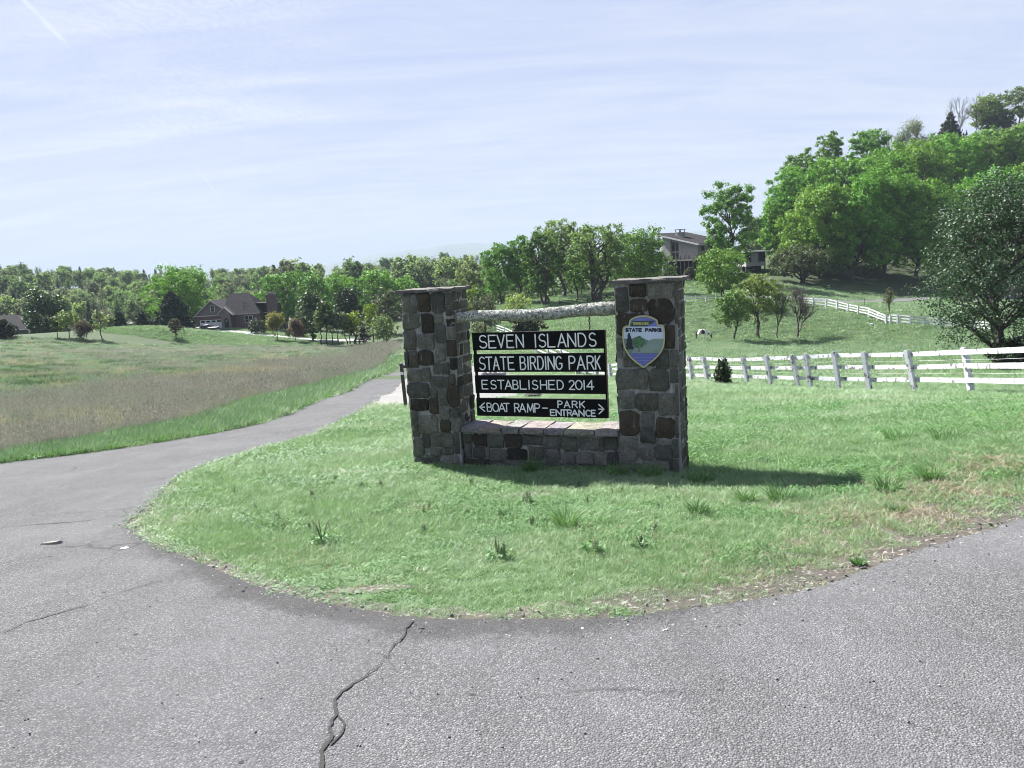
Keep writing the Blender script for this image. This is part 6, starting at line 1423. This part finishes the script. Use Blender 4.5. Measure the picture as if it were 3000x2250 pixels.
straw = np.clip(1.5 - d_edge / (.55 + .8 * side), 0, 1) * side * (.42 + .6 * wob(x, y, 2.2, 8)) + .16 * (wob(x, y, 2.7, 11) > .45) * (r < 9)
pick = np.where(rng.random(len(x)) < straw, 5, pick)
hgt = np.where(inl, .95 + .35 * wob(x, y, 1.2, 6), .85) * rng.uniform(.7, 1.25, len(x)); hgt *= np.clip(.45 + d_edge * 1.6, .45, 1)
hgt *= np.where(r > 20, .75, 1)
T_L = [blades('lawn_clump', 60, .07, .014, .040, .0036, 1.2, G_LAWN, i) for i in range(3)] + [clover('clover_patch', 34, .075, .032, .0075, G_CLOV, 5), clover('clover_patch', 38, .07, .04, .0065, G_CLOV, 6), blades('straw_clump', 30, .08, .01, .03, .004, 2.2, G_STRAW, 9)]
scatter('lawn_grass', 'short bright green lawn grass and clover round the stone sign', 'grass', T_L, np.stack([x, y, ground_z(x, y)], 1), np.stack([s, s, s * hgt * .95], 1), pick)
# soil and straw on the ground under the thin verge
m, t, b, o = new_mat('bare_soil'); P = t.pos(); n = t.noise(P, 18, 6, .7); n2 = t.voro(P, 60, 'F1', 'Color'); s3 = t.n.new('ShaderNodeSeparateColor'); t.link(n2, s3.inputs[0])
c = t.mix(n, (0.030, 0.026, 0.022), (0.085, 0.072, 0.058)); c = t.mix(t.math('MULTIPLY', t.ramp(t.noise(P, 1.3, 4), [(.5, 0), (.66, 1)]), .5), c, (0.16, 0.13, 0.09)); c = t.mix(t.ramp(s3.outputs[0], [(.9, 0), (.95, .6)]), c, (0.32, 0.31, 0.30))
t.link(c, b.inputs['Base Color']); b.inputs['Roughness'].default_value = .95; t.link(t.bump(n, .9, .03), b.inputs['Normal']); soil_mat = m
i0 = max(range(len(lawn_edge_f)), key=lambda i: -abs(lawn_edge_f[i][0] + 4.0) - (0 if i > len(lawn_edge_f) * .25 else 99)); 
le = [Vector(p) for p in lawn_edge_f[::3] if p[1] < 9]
outr = []; rs = random.Random(4)
for i, p in enumerate(le):
    a = le[max(i - 1, 0)]; c_ = le[min(i + 1, len(le) - 1)]; tn = (c_ - a).normalized(); nrm = Vector((-tn.y, tn.x)); w = .16 + .5 * max(0, min(1, (p.x + .2) / 1.6)) + .05 * rs.uniform(-1, 1); outr.append((p + nrm * w, p - nrm * .03))
V = []
for a, c_ in outr: V += [(c_.x, c_.y, gz(c_.x, c_.y) + .004), (a.x, a.y, gz(a.x, a.y) + .004)]
sh = obj('verge_soil', V, [(2 * i, 2 * i + 2, 2 * i + 3, 2 * i + 1) for i in range(len(outr) - 1)], soil_mat); tag(sh, kind='structure')
for nm_, cx, cy, ax, ay in [('soil_patch', *q) for q in (SP[0], SP[4])]:
    P_ = [(cx + math.cos(i / 28 * 6.283) * ax * (1 + .18 * math.sin(i * 1.9)), cy + math.sin(i / 28 * 6.283) * ay * (1 + .2 * math.cos(i * 2.3))) for i in range(28)]
    ob = obj(nm_, [(a, c_, gz(a, c_) + .007) for a, c_ in P_] + [(cx, cy, gz(cx, cy) + .009)], [(i, (i + 1) % 28, 28) for i in range(28)], soil_mat); tag(ob, kind='structure')
# verge strip left of the road: brighter, a bit longer
x, y, r = polar(60000, 8, 70, -46, -4, -.6); ok = in_poly(x, y, road_left_f[::4] + [verge_line[-1]] + verge_line[::-1]) ; 
ok &= ~in_poly(x, y, road_arr); x, y, r = x[ok], y[ok], r[ok]; s = np.clip(r / 7, 1.2, 6) ** .8
scatter('verge_grass', 'bright green strip of grass between the road and the brown meadow', 'grass', [blades('verge_clump', 34, .09, .05, .13, .006, .6, G_MEAD, 31 + i) for i in range(2)] + [blades('verge_clump', 34, .09, .04, .10, .006, .6, G_CLOV, 41)], np.stack([x, y, ground_z(x, y)], 1), np.stack([s, s, s * rng.uniform(.5, 1.0, len(x))], 1), rng.integers(0, 3, len(x)))
# meadow
x, y, r = polar(92000, 9, 178, -48, -5, -.30); ok = in_poly(x, y, meadow_poly) & ~in_poly(x, y, road_arr); x, y, r = x[ok], y[ok], r[ok]
br = in_poly(x, y, brown_poly) & (edge_dist(x, y, verge_line) > .05); nz = wob(x, y, .22, 2) + .5 * wob(x, y, .9, 7); far_br = (edge_dist(x, y, meadow_top) < 10) & (nz > .0) & (np.arctan2(x, y) > math.radians(-22))
p_t = np.where(br, np.clip(.34 + .35 * nz + .3 * (edge_dist(x, y, verge_line) < 2.0), .06, .9), np.where(far_br, .25, np.clip(.03 + .12 * nz, .01, .2)))
tall = rng.random(len(x)) < p_t; tan = ~tall & (rng.random(len(x)) < np.clip(.006 + .09 * (wob(x, y, .3, 9) > .4) + .10 * (wob(x, y, .8, 4) > .65), 0, .3))
orange = (np.hypot((x - hit(690, 1115).x) / 3.6, (y - hit(690, 1115).y) / 5.5) < 1); tan |= orange & (rng.random(len(x)) < .7)
weedy = (rng.random(len(x)) < np.where(br, .03, .22)) & (wob(x, y, .7, 21) > .1)
pick = np.where(tan, 5, np.where(tall, rng.integers(2, 5, len(x)), rng.integers(0, 2, len(x)))); pick = np.where(weedy & ~tall, 6, pick); s = np.clip(r / 22, .8, 4.5) ** .62
hs = np.where((pick >= 2) & (pick < 6), np.where(br, .82, .5), .8) * rng.uniform(.65, 1.15, len(x)) / np.where(r > 50, (r / 50) ** .45, 1)
T_M = [blades('meadow_clump', 40, .22, .08, .22, .010, .7, G_MEAD, 51), blades('meadow_clump', 40, .22, .06, .18, .011, .8, G_MEAD, 52)] + [blades('meadow_stems', 34, .20, .22, .66, .0050, .34, G_TALL, 53 + i, 2, .8, .45) for i in range(3)] + [blades('tan_tuft', 46, .14, .25, .62, .009, .35, G_TAN, 57), blades('meadow_weed', 50, .20, .10, .26, .016, .7, G_DARK, 58)]
scatter('meadow_grass', 'rough meadow of green grass, tan tufts and tall brown stems left of the road', 'meadow', T_M, np.stack([x, y, ground_z(x, y)], 1), np.stack([s, s, s * hs], 1), pick, tilt=.06)
# pasture and house lawn further off
x, y, r = polar(52000, 20, 175, -4, 38, -.1); xh, yh, rh_ = polar(34000, 125, 222, -36, -6, .6); okh = in_poly(xh, yh, house_lawn_poly) & ~in_poly(xh, yh, dpoly); x, y, r = np.r_[x, xh[okh]], np.r_[y, yh[okh]], np.r_[r, rh_[okh]]; ok = ~in_poly(x, y, lawn_poly) & ~in_poly(x, y, road_arr) & ~in_poly(x, y, gravel_poly) & ~in_poly(x, y, lpoly); x, y, r = x[ok], y[ok], r[ok]; s = np.clip(r / 14, 1.2, 9) ** .8
scatter('pasture_grass', 'grazed grey green pasture grass beyond the white fences', 'grass', [blades('pasture_clump', 36, .16, .02, .055, .012, .9, G_MEAD, 61 + i) for i in range(2)] + [blades('pasture_clump', 30, .16, .03, .09, .012, .8, G_LAWN, 65), blades('pasture_clump', 26, .12, .03, .07, .010, .9, G_STRAW, 66)], np.stack([x, y, ground_z(x, y)], 1), np.stack([s, s, s * rng.uniform(.5, 1.1, len(x))], 1), rng.choice(4, len(x), p=(.38, .37, .20, .05)))
# long tufts in the lawn
TU = [(1660, 1545, .30, .20, 'tall fine tuft of grass standing alone in the lawn in front of the sign'), (2290, 1468, .24, .22, 'wide spiky tuft at the near end of the pillar shadow'), (2185, 1472, .20, .17, 'smaller spiky tuft left of the widest one below the shadow'), (2600, 1437, .20, .22, 'sprawling tuft just beyond the tip of the pillar shadow'), (2725, 1405, .26, .21, 'rightmost spiky tuft in the lawn'), (2048, 1505, .20, .18, 'dark tuft below the right pillar'), (1905, 1398, .22, .22, 'long grass tuft growing against the foot of the right pillar'), (1810, 1396, .20, .15, 'thin grass tuft at the joint of the low wall and right pillar'), (2055, 1415, .22, .24, 'bright tuft beside the start of the pillar shadow'), (1555, 1385, .24, .13, 'dark tuft in the shade of the low wall'), (2515, 1655, .11, .12, 'short tuft on the dry verge beside the asphalt'), (2630, 1500, .10, .16, 'low dark tuft on the right of the lawn'), (2780, 1290, .2, .3, 'loose tuft on the far right of the lawn'), (2640, 1290, .16, .3, 'loose tuft left of the far right one')]
for i, (px, py, h, rad, lb) in enumerate(TU):
    p = hit(px, py); k = depth(p) / 7.5; me = blades('blades', 170, rad * k * .5, h * .3 * k, h * .9 * k, .0055, .95, G_TUFT, 200 + i, 3, .9); o_ = empty('grass_tuft', p, 0, lb, 'grass tuft'); link('blades', me, G_TUFT, o_)
WD = [(945, 1592, .20, 4, 'tall stalked weed with three seed heads at the left of the lawn'), (1462, 1640, .13, 7, 'clump of dark hooded weeds in the middle of the near lawn'), (1545, 1480, .11, 6, 'clump of dark weeds between the tall tuft and the low wall'), (1740, 1620, .10, 5, 'small dark weeds right of the middle clump'), (1880, 1610, .10, 5, 'low leafy weed below the right pillar')]
for i, (px, py, h, n, lb) in enumerate(WD):
    o_ = empty('weed', hit(px, py), 0, lb, 'weed'); me = weed('stalks', n, h, G_TUFT, G_WEED, 300 + i); link('stalks', me, None, o_)
    link('leaves', clover('leaves', 40, .09, .05, .02, G_CLOV, 320 + i), None, o_)
# dead nettles dotted over the lawn
g = rng; n = 120; px = g.uniform(350, 2000, n); py = g.uniform(1290, 1560, n); pts = []; sc_ = []
for a, c_ in zip(px, py):
    if wob(np.array([a]), np.array([c_ * 3]), .012, 2)[0] < .05 and g.random() < .75: continue
    p = hit(a, c_)
    if in_poly([p.x], [p.y], lawn_poly)[0] and not in_poly([p.x], [p.y], mon_poly)[0]: pts.append(tuple(p)); k = g.uniform(.6, 1.15); sc_.append((k, k, k))
scatter('dead_nettles', 'little dark flowering nettles dotted through the lawn left of and before the sign', 'weeds', [weed('nettle', 3, .065, G_TUFT, G_WEED, 400 + i) for i in range(3)], pts, sc_, g.integers(0, 3, len(pts)))
# crumbs of asphalt and pebbles along the broken edge
em = simple('asphalt_crumb', (0.10, 0.10, 0.10), .9, .4, 30); pm = simple('pale_pebble', (0.36, 0.35, 0.34), .9, .3, 30)
pts, sc_ = [], []
for i in range(2600):
    p = le[R.randrange(len(le))]; off = R.gauss(0, .09); q = Vector((p.x + R.uniform(-.06, .06), p.y + off - .03)); s_ = abs(R.gauss(0, .004)) + .002; pts.append((q.x, q.y, gz(q.x, q.y) + .010)); sc_.append((s_ * R.uniform(.7, 1.4), s_, s_ * .8))
for i in range(500): 
    q = Vector((R.uniform(-4, 4.5), R.uniform(1.7, 4))); 
    if not in_poly([q.x], [q.y], road_arr)[0]: continue
    s_ = R.uniform(.002, .0065); pts.append((q.x, q.y, gz(q.x, q.y) + .013)); sc_.append((s_, s_, s_))
scatter('road_crumbs', 'loose dark asphalt crumbs and pale pebbles along the broken road edge', 'pebbles', [crumb('crumb', i, em) for i in range(3)] + [crumb('pebble', 5, pm)], pts, sc_, rng.choice(4, len(pts), p=(.3, .3, .28, .12)), tilt=.6)
# cracks in the asphalt
crack_mat = simple('crack_dirt', (0.018, 0.017, 0.016), .95, .5, 60, .5)
def crack(px_pts, w0, label, seed, jag=.012):
    rr = random.Random(seed); pts = [G2(*p) for p in px_pts]; pts = smooth_line(pts, .022, 0); V, F = [], []; drift = 0; wd_ = 1.0
    for i, p in enumerate(pts):
        a, c_ = Vector(pts[max(i - 1, 0)]), Vector(pts[min(i + 1, len(pts) - 1)]); tn = (c_ - a).normalized(); nr = Vector((-tn.y, tn.x)); drift = drift * .75 + rr.uniform(-jag, jag) * .8; q = Vector(p) + nr * drift; wd_ = max(.25, min(1.7, wd_ + rr.uniform(-.45, .45))); w = w0 * wd_
        for sgn in (-1, 1): e = q + nr * w * sgn * .5; V.append((e.x, e.y, gz(e.x, e.y) + .0165))
    F = [(2 * i, 2 * i + 1, 2 * i + 3, 2 * i + 2) for i in range(len(pts) - 1)]; o_ = obj('crack', V, F, crack_mat, road); o_['label'] = label
crack([(1212, 1826), (1190, 1850), (1178, 1878), (1150, 1900), (1145, 1930), (1118, 1955), (1065, 1990), (1030, 2010), (1003, 2035), (983, 2060), (985, 2108), (966, 2140), (970, 2165), (945, 2200), (930, 2250), (915, 2300)], .012, 'wide jagged crack running from the lawn edge towards the viewer', 1)
crack([(984, 2090), (1010, 2130), (1005, 2165), (975, 2195)], .006, 'loop of the wide crack low in the foreground', 12, .006)
crack([(1145, 1935), (1090, 1925), (1040, 1940)], .004, 'faint side crack branching left from the wide one', 13, .006)
crack([(475, 1707), (401, 1727), (321, 1752), (269, 1775), (200, 1793), (130, 1815), (74, 1830), (30, 1850), (-40, 1880)], .006, 'fine crack at the left of the asphalt', 2, .006)
crack([(401, 1513), (330, 1518), (250, 1530), (150, 1537), (60, 1545), (-30, 1556)], .012, 'hairline crack leaving the tip of the lawn', 3, .01)
# loose stone and leaf on the asphalt
p = hit(150, 1598); o_ = obj('flat_stone', [(-.075, -.02, .004), (.06, -.03, .004), (.085, .02, .004), (-.05, .035, .004), (-.06, -.012, .016), (.05, -.02, .022), (.07, .012, .022), (-.04, .022, .015)], [(4, 5, 6, 7), (0, 1, 5, 4), (1, 2, 6, 5), (2, 3, 7, 6), (3, 0, 4, 7)], stone_mat, color=(0.30, 0.29, 0.26)); o_.location = p + Vector((0, 0, .01)); tag(o_, 'flat pale stone lying on the asphalt at the left', 'stone')
p = hit(364, 1612); o_ = obj('fallen_leaf', [(-.03, 0, .004), (-.01, -.016, .008), (.02, -.014, .006), (.035, .004, .004), (.012, .017, .009), (-.015, .013, .006)], [(0, 1, 2, 3, 4, 5)], simple('pale_leaf', (0.62, 0.62, 0.56), .7), None); o_.location = p + Vector((0, 0, .012)); tag(o_, 'pale leaf lying on the asphalt near the tip of the lawn', 'leaf')

# ------------------------------------------------------------------ haze
hz_m = bpy.data.materials.new('haze_air'); hz_m.use_nodes = True; t = NT(hz_m.node_tree); t.n.clear(); o = t.n.new('ShaderNodeOutputMaterial'); pv = t.n.new('ShaderNodeVolumePrincipled')
pv.inputs['Color'].default_value = (0.40, 0.475, 0.57, 1); pv.inputs['Density'].default_value = 1 / 5800; pv.inputs['Anisotropy'].default_value = 0.0; t.link(pv.outputs[0], o.inputs['Volume'])
hb = MB().box(-13500, 13500, -12500, 12500, -19.5, 330).build('haze', hz_m); tag(hb, kind='stuff')
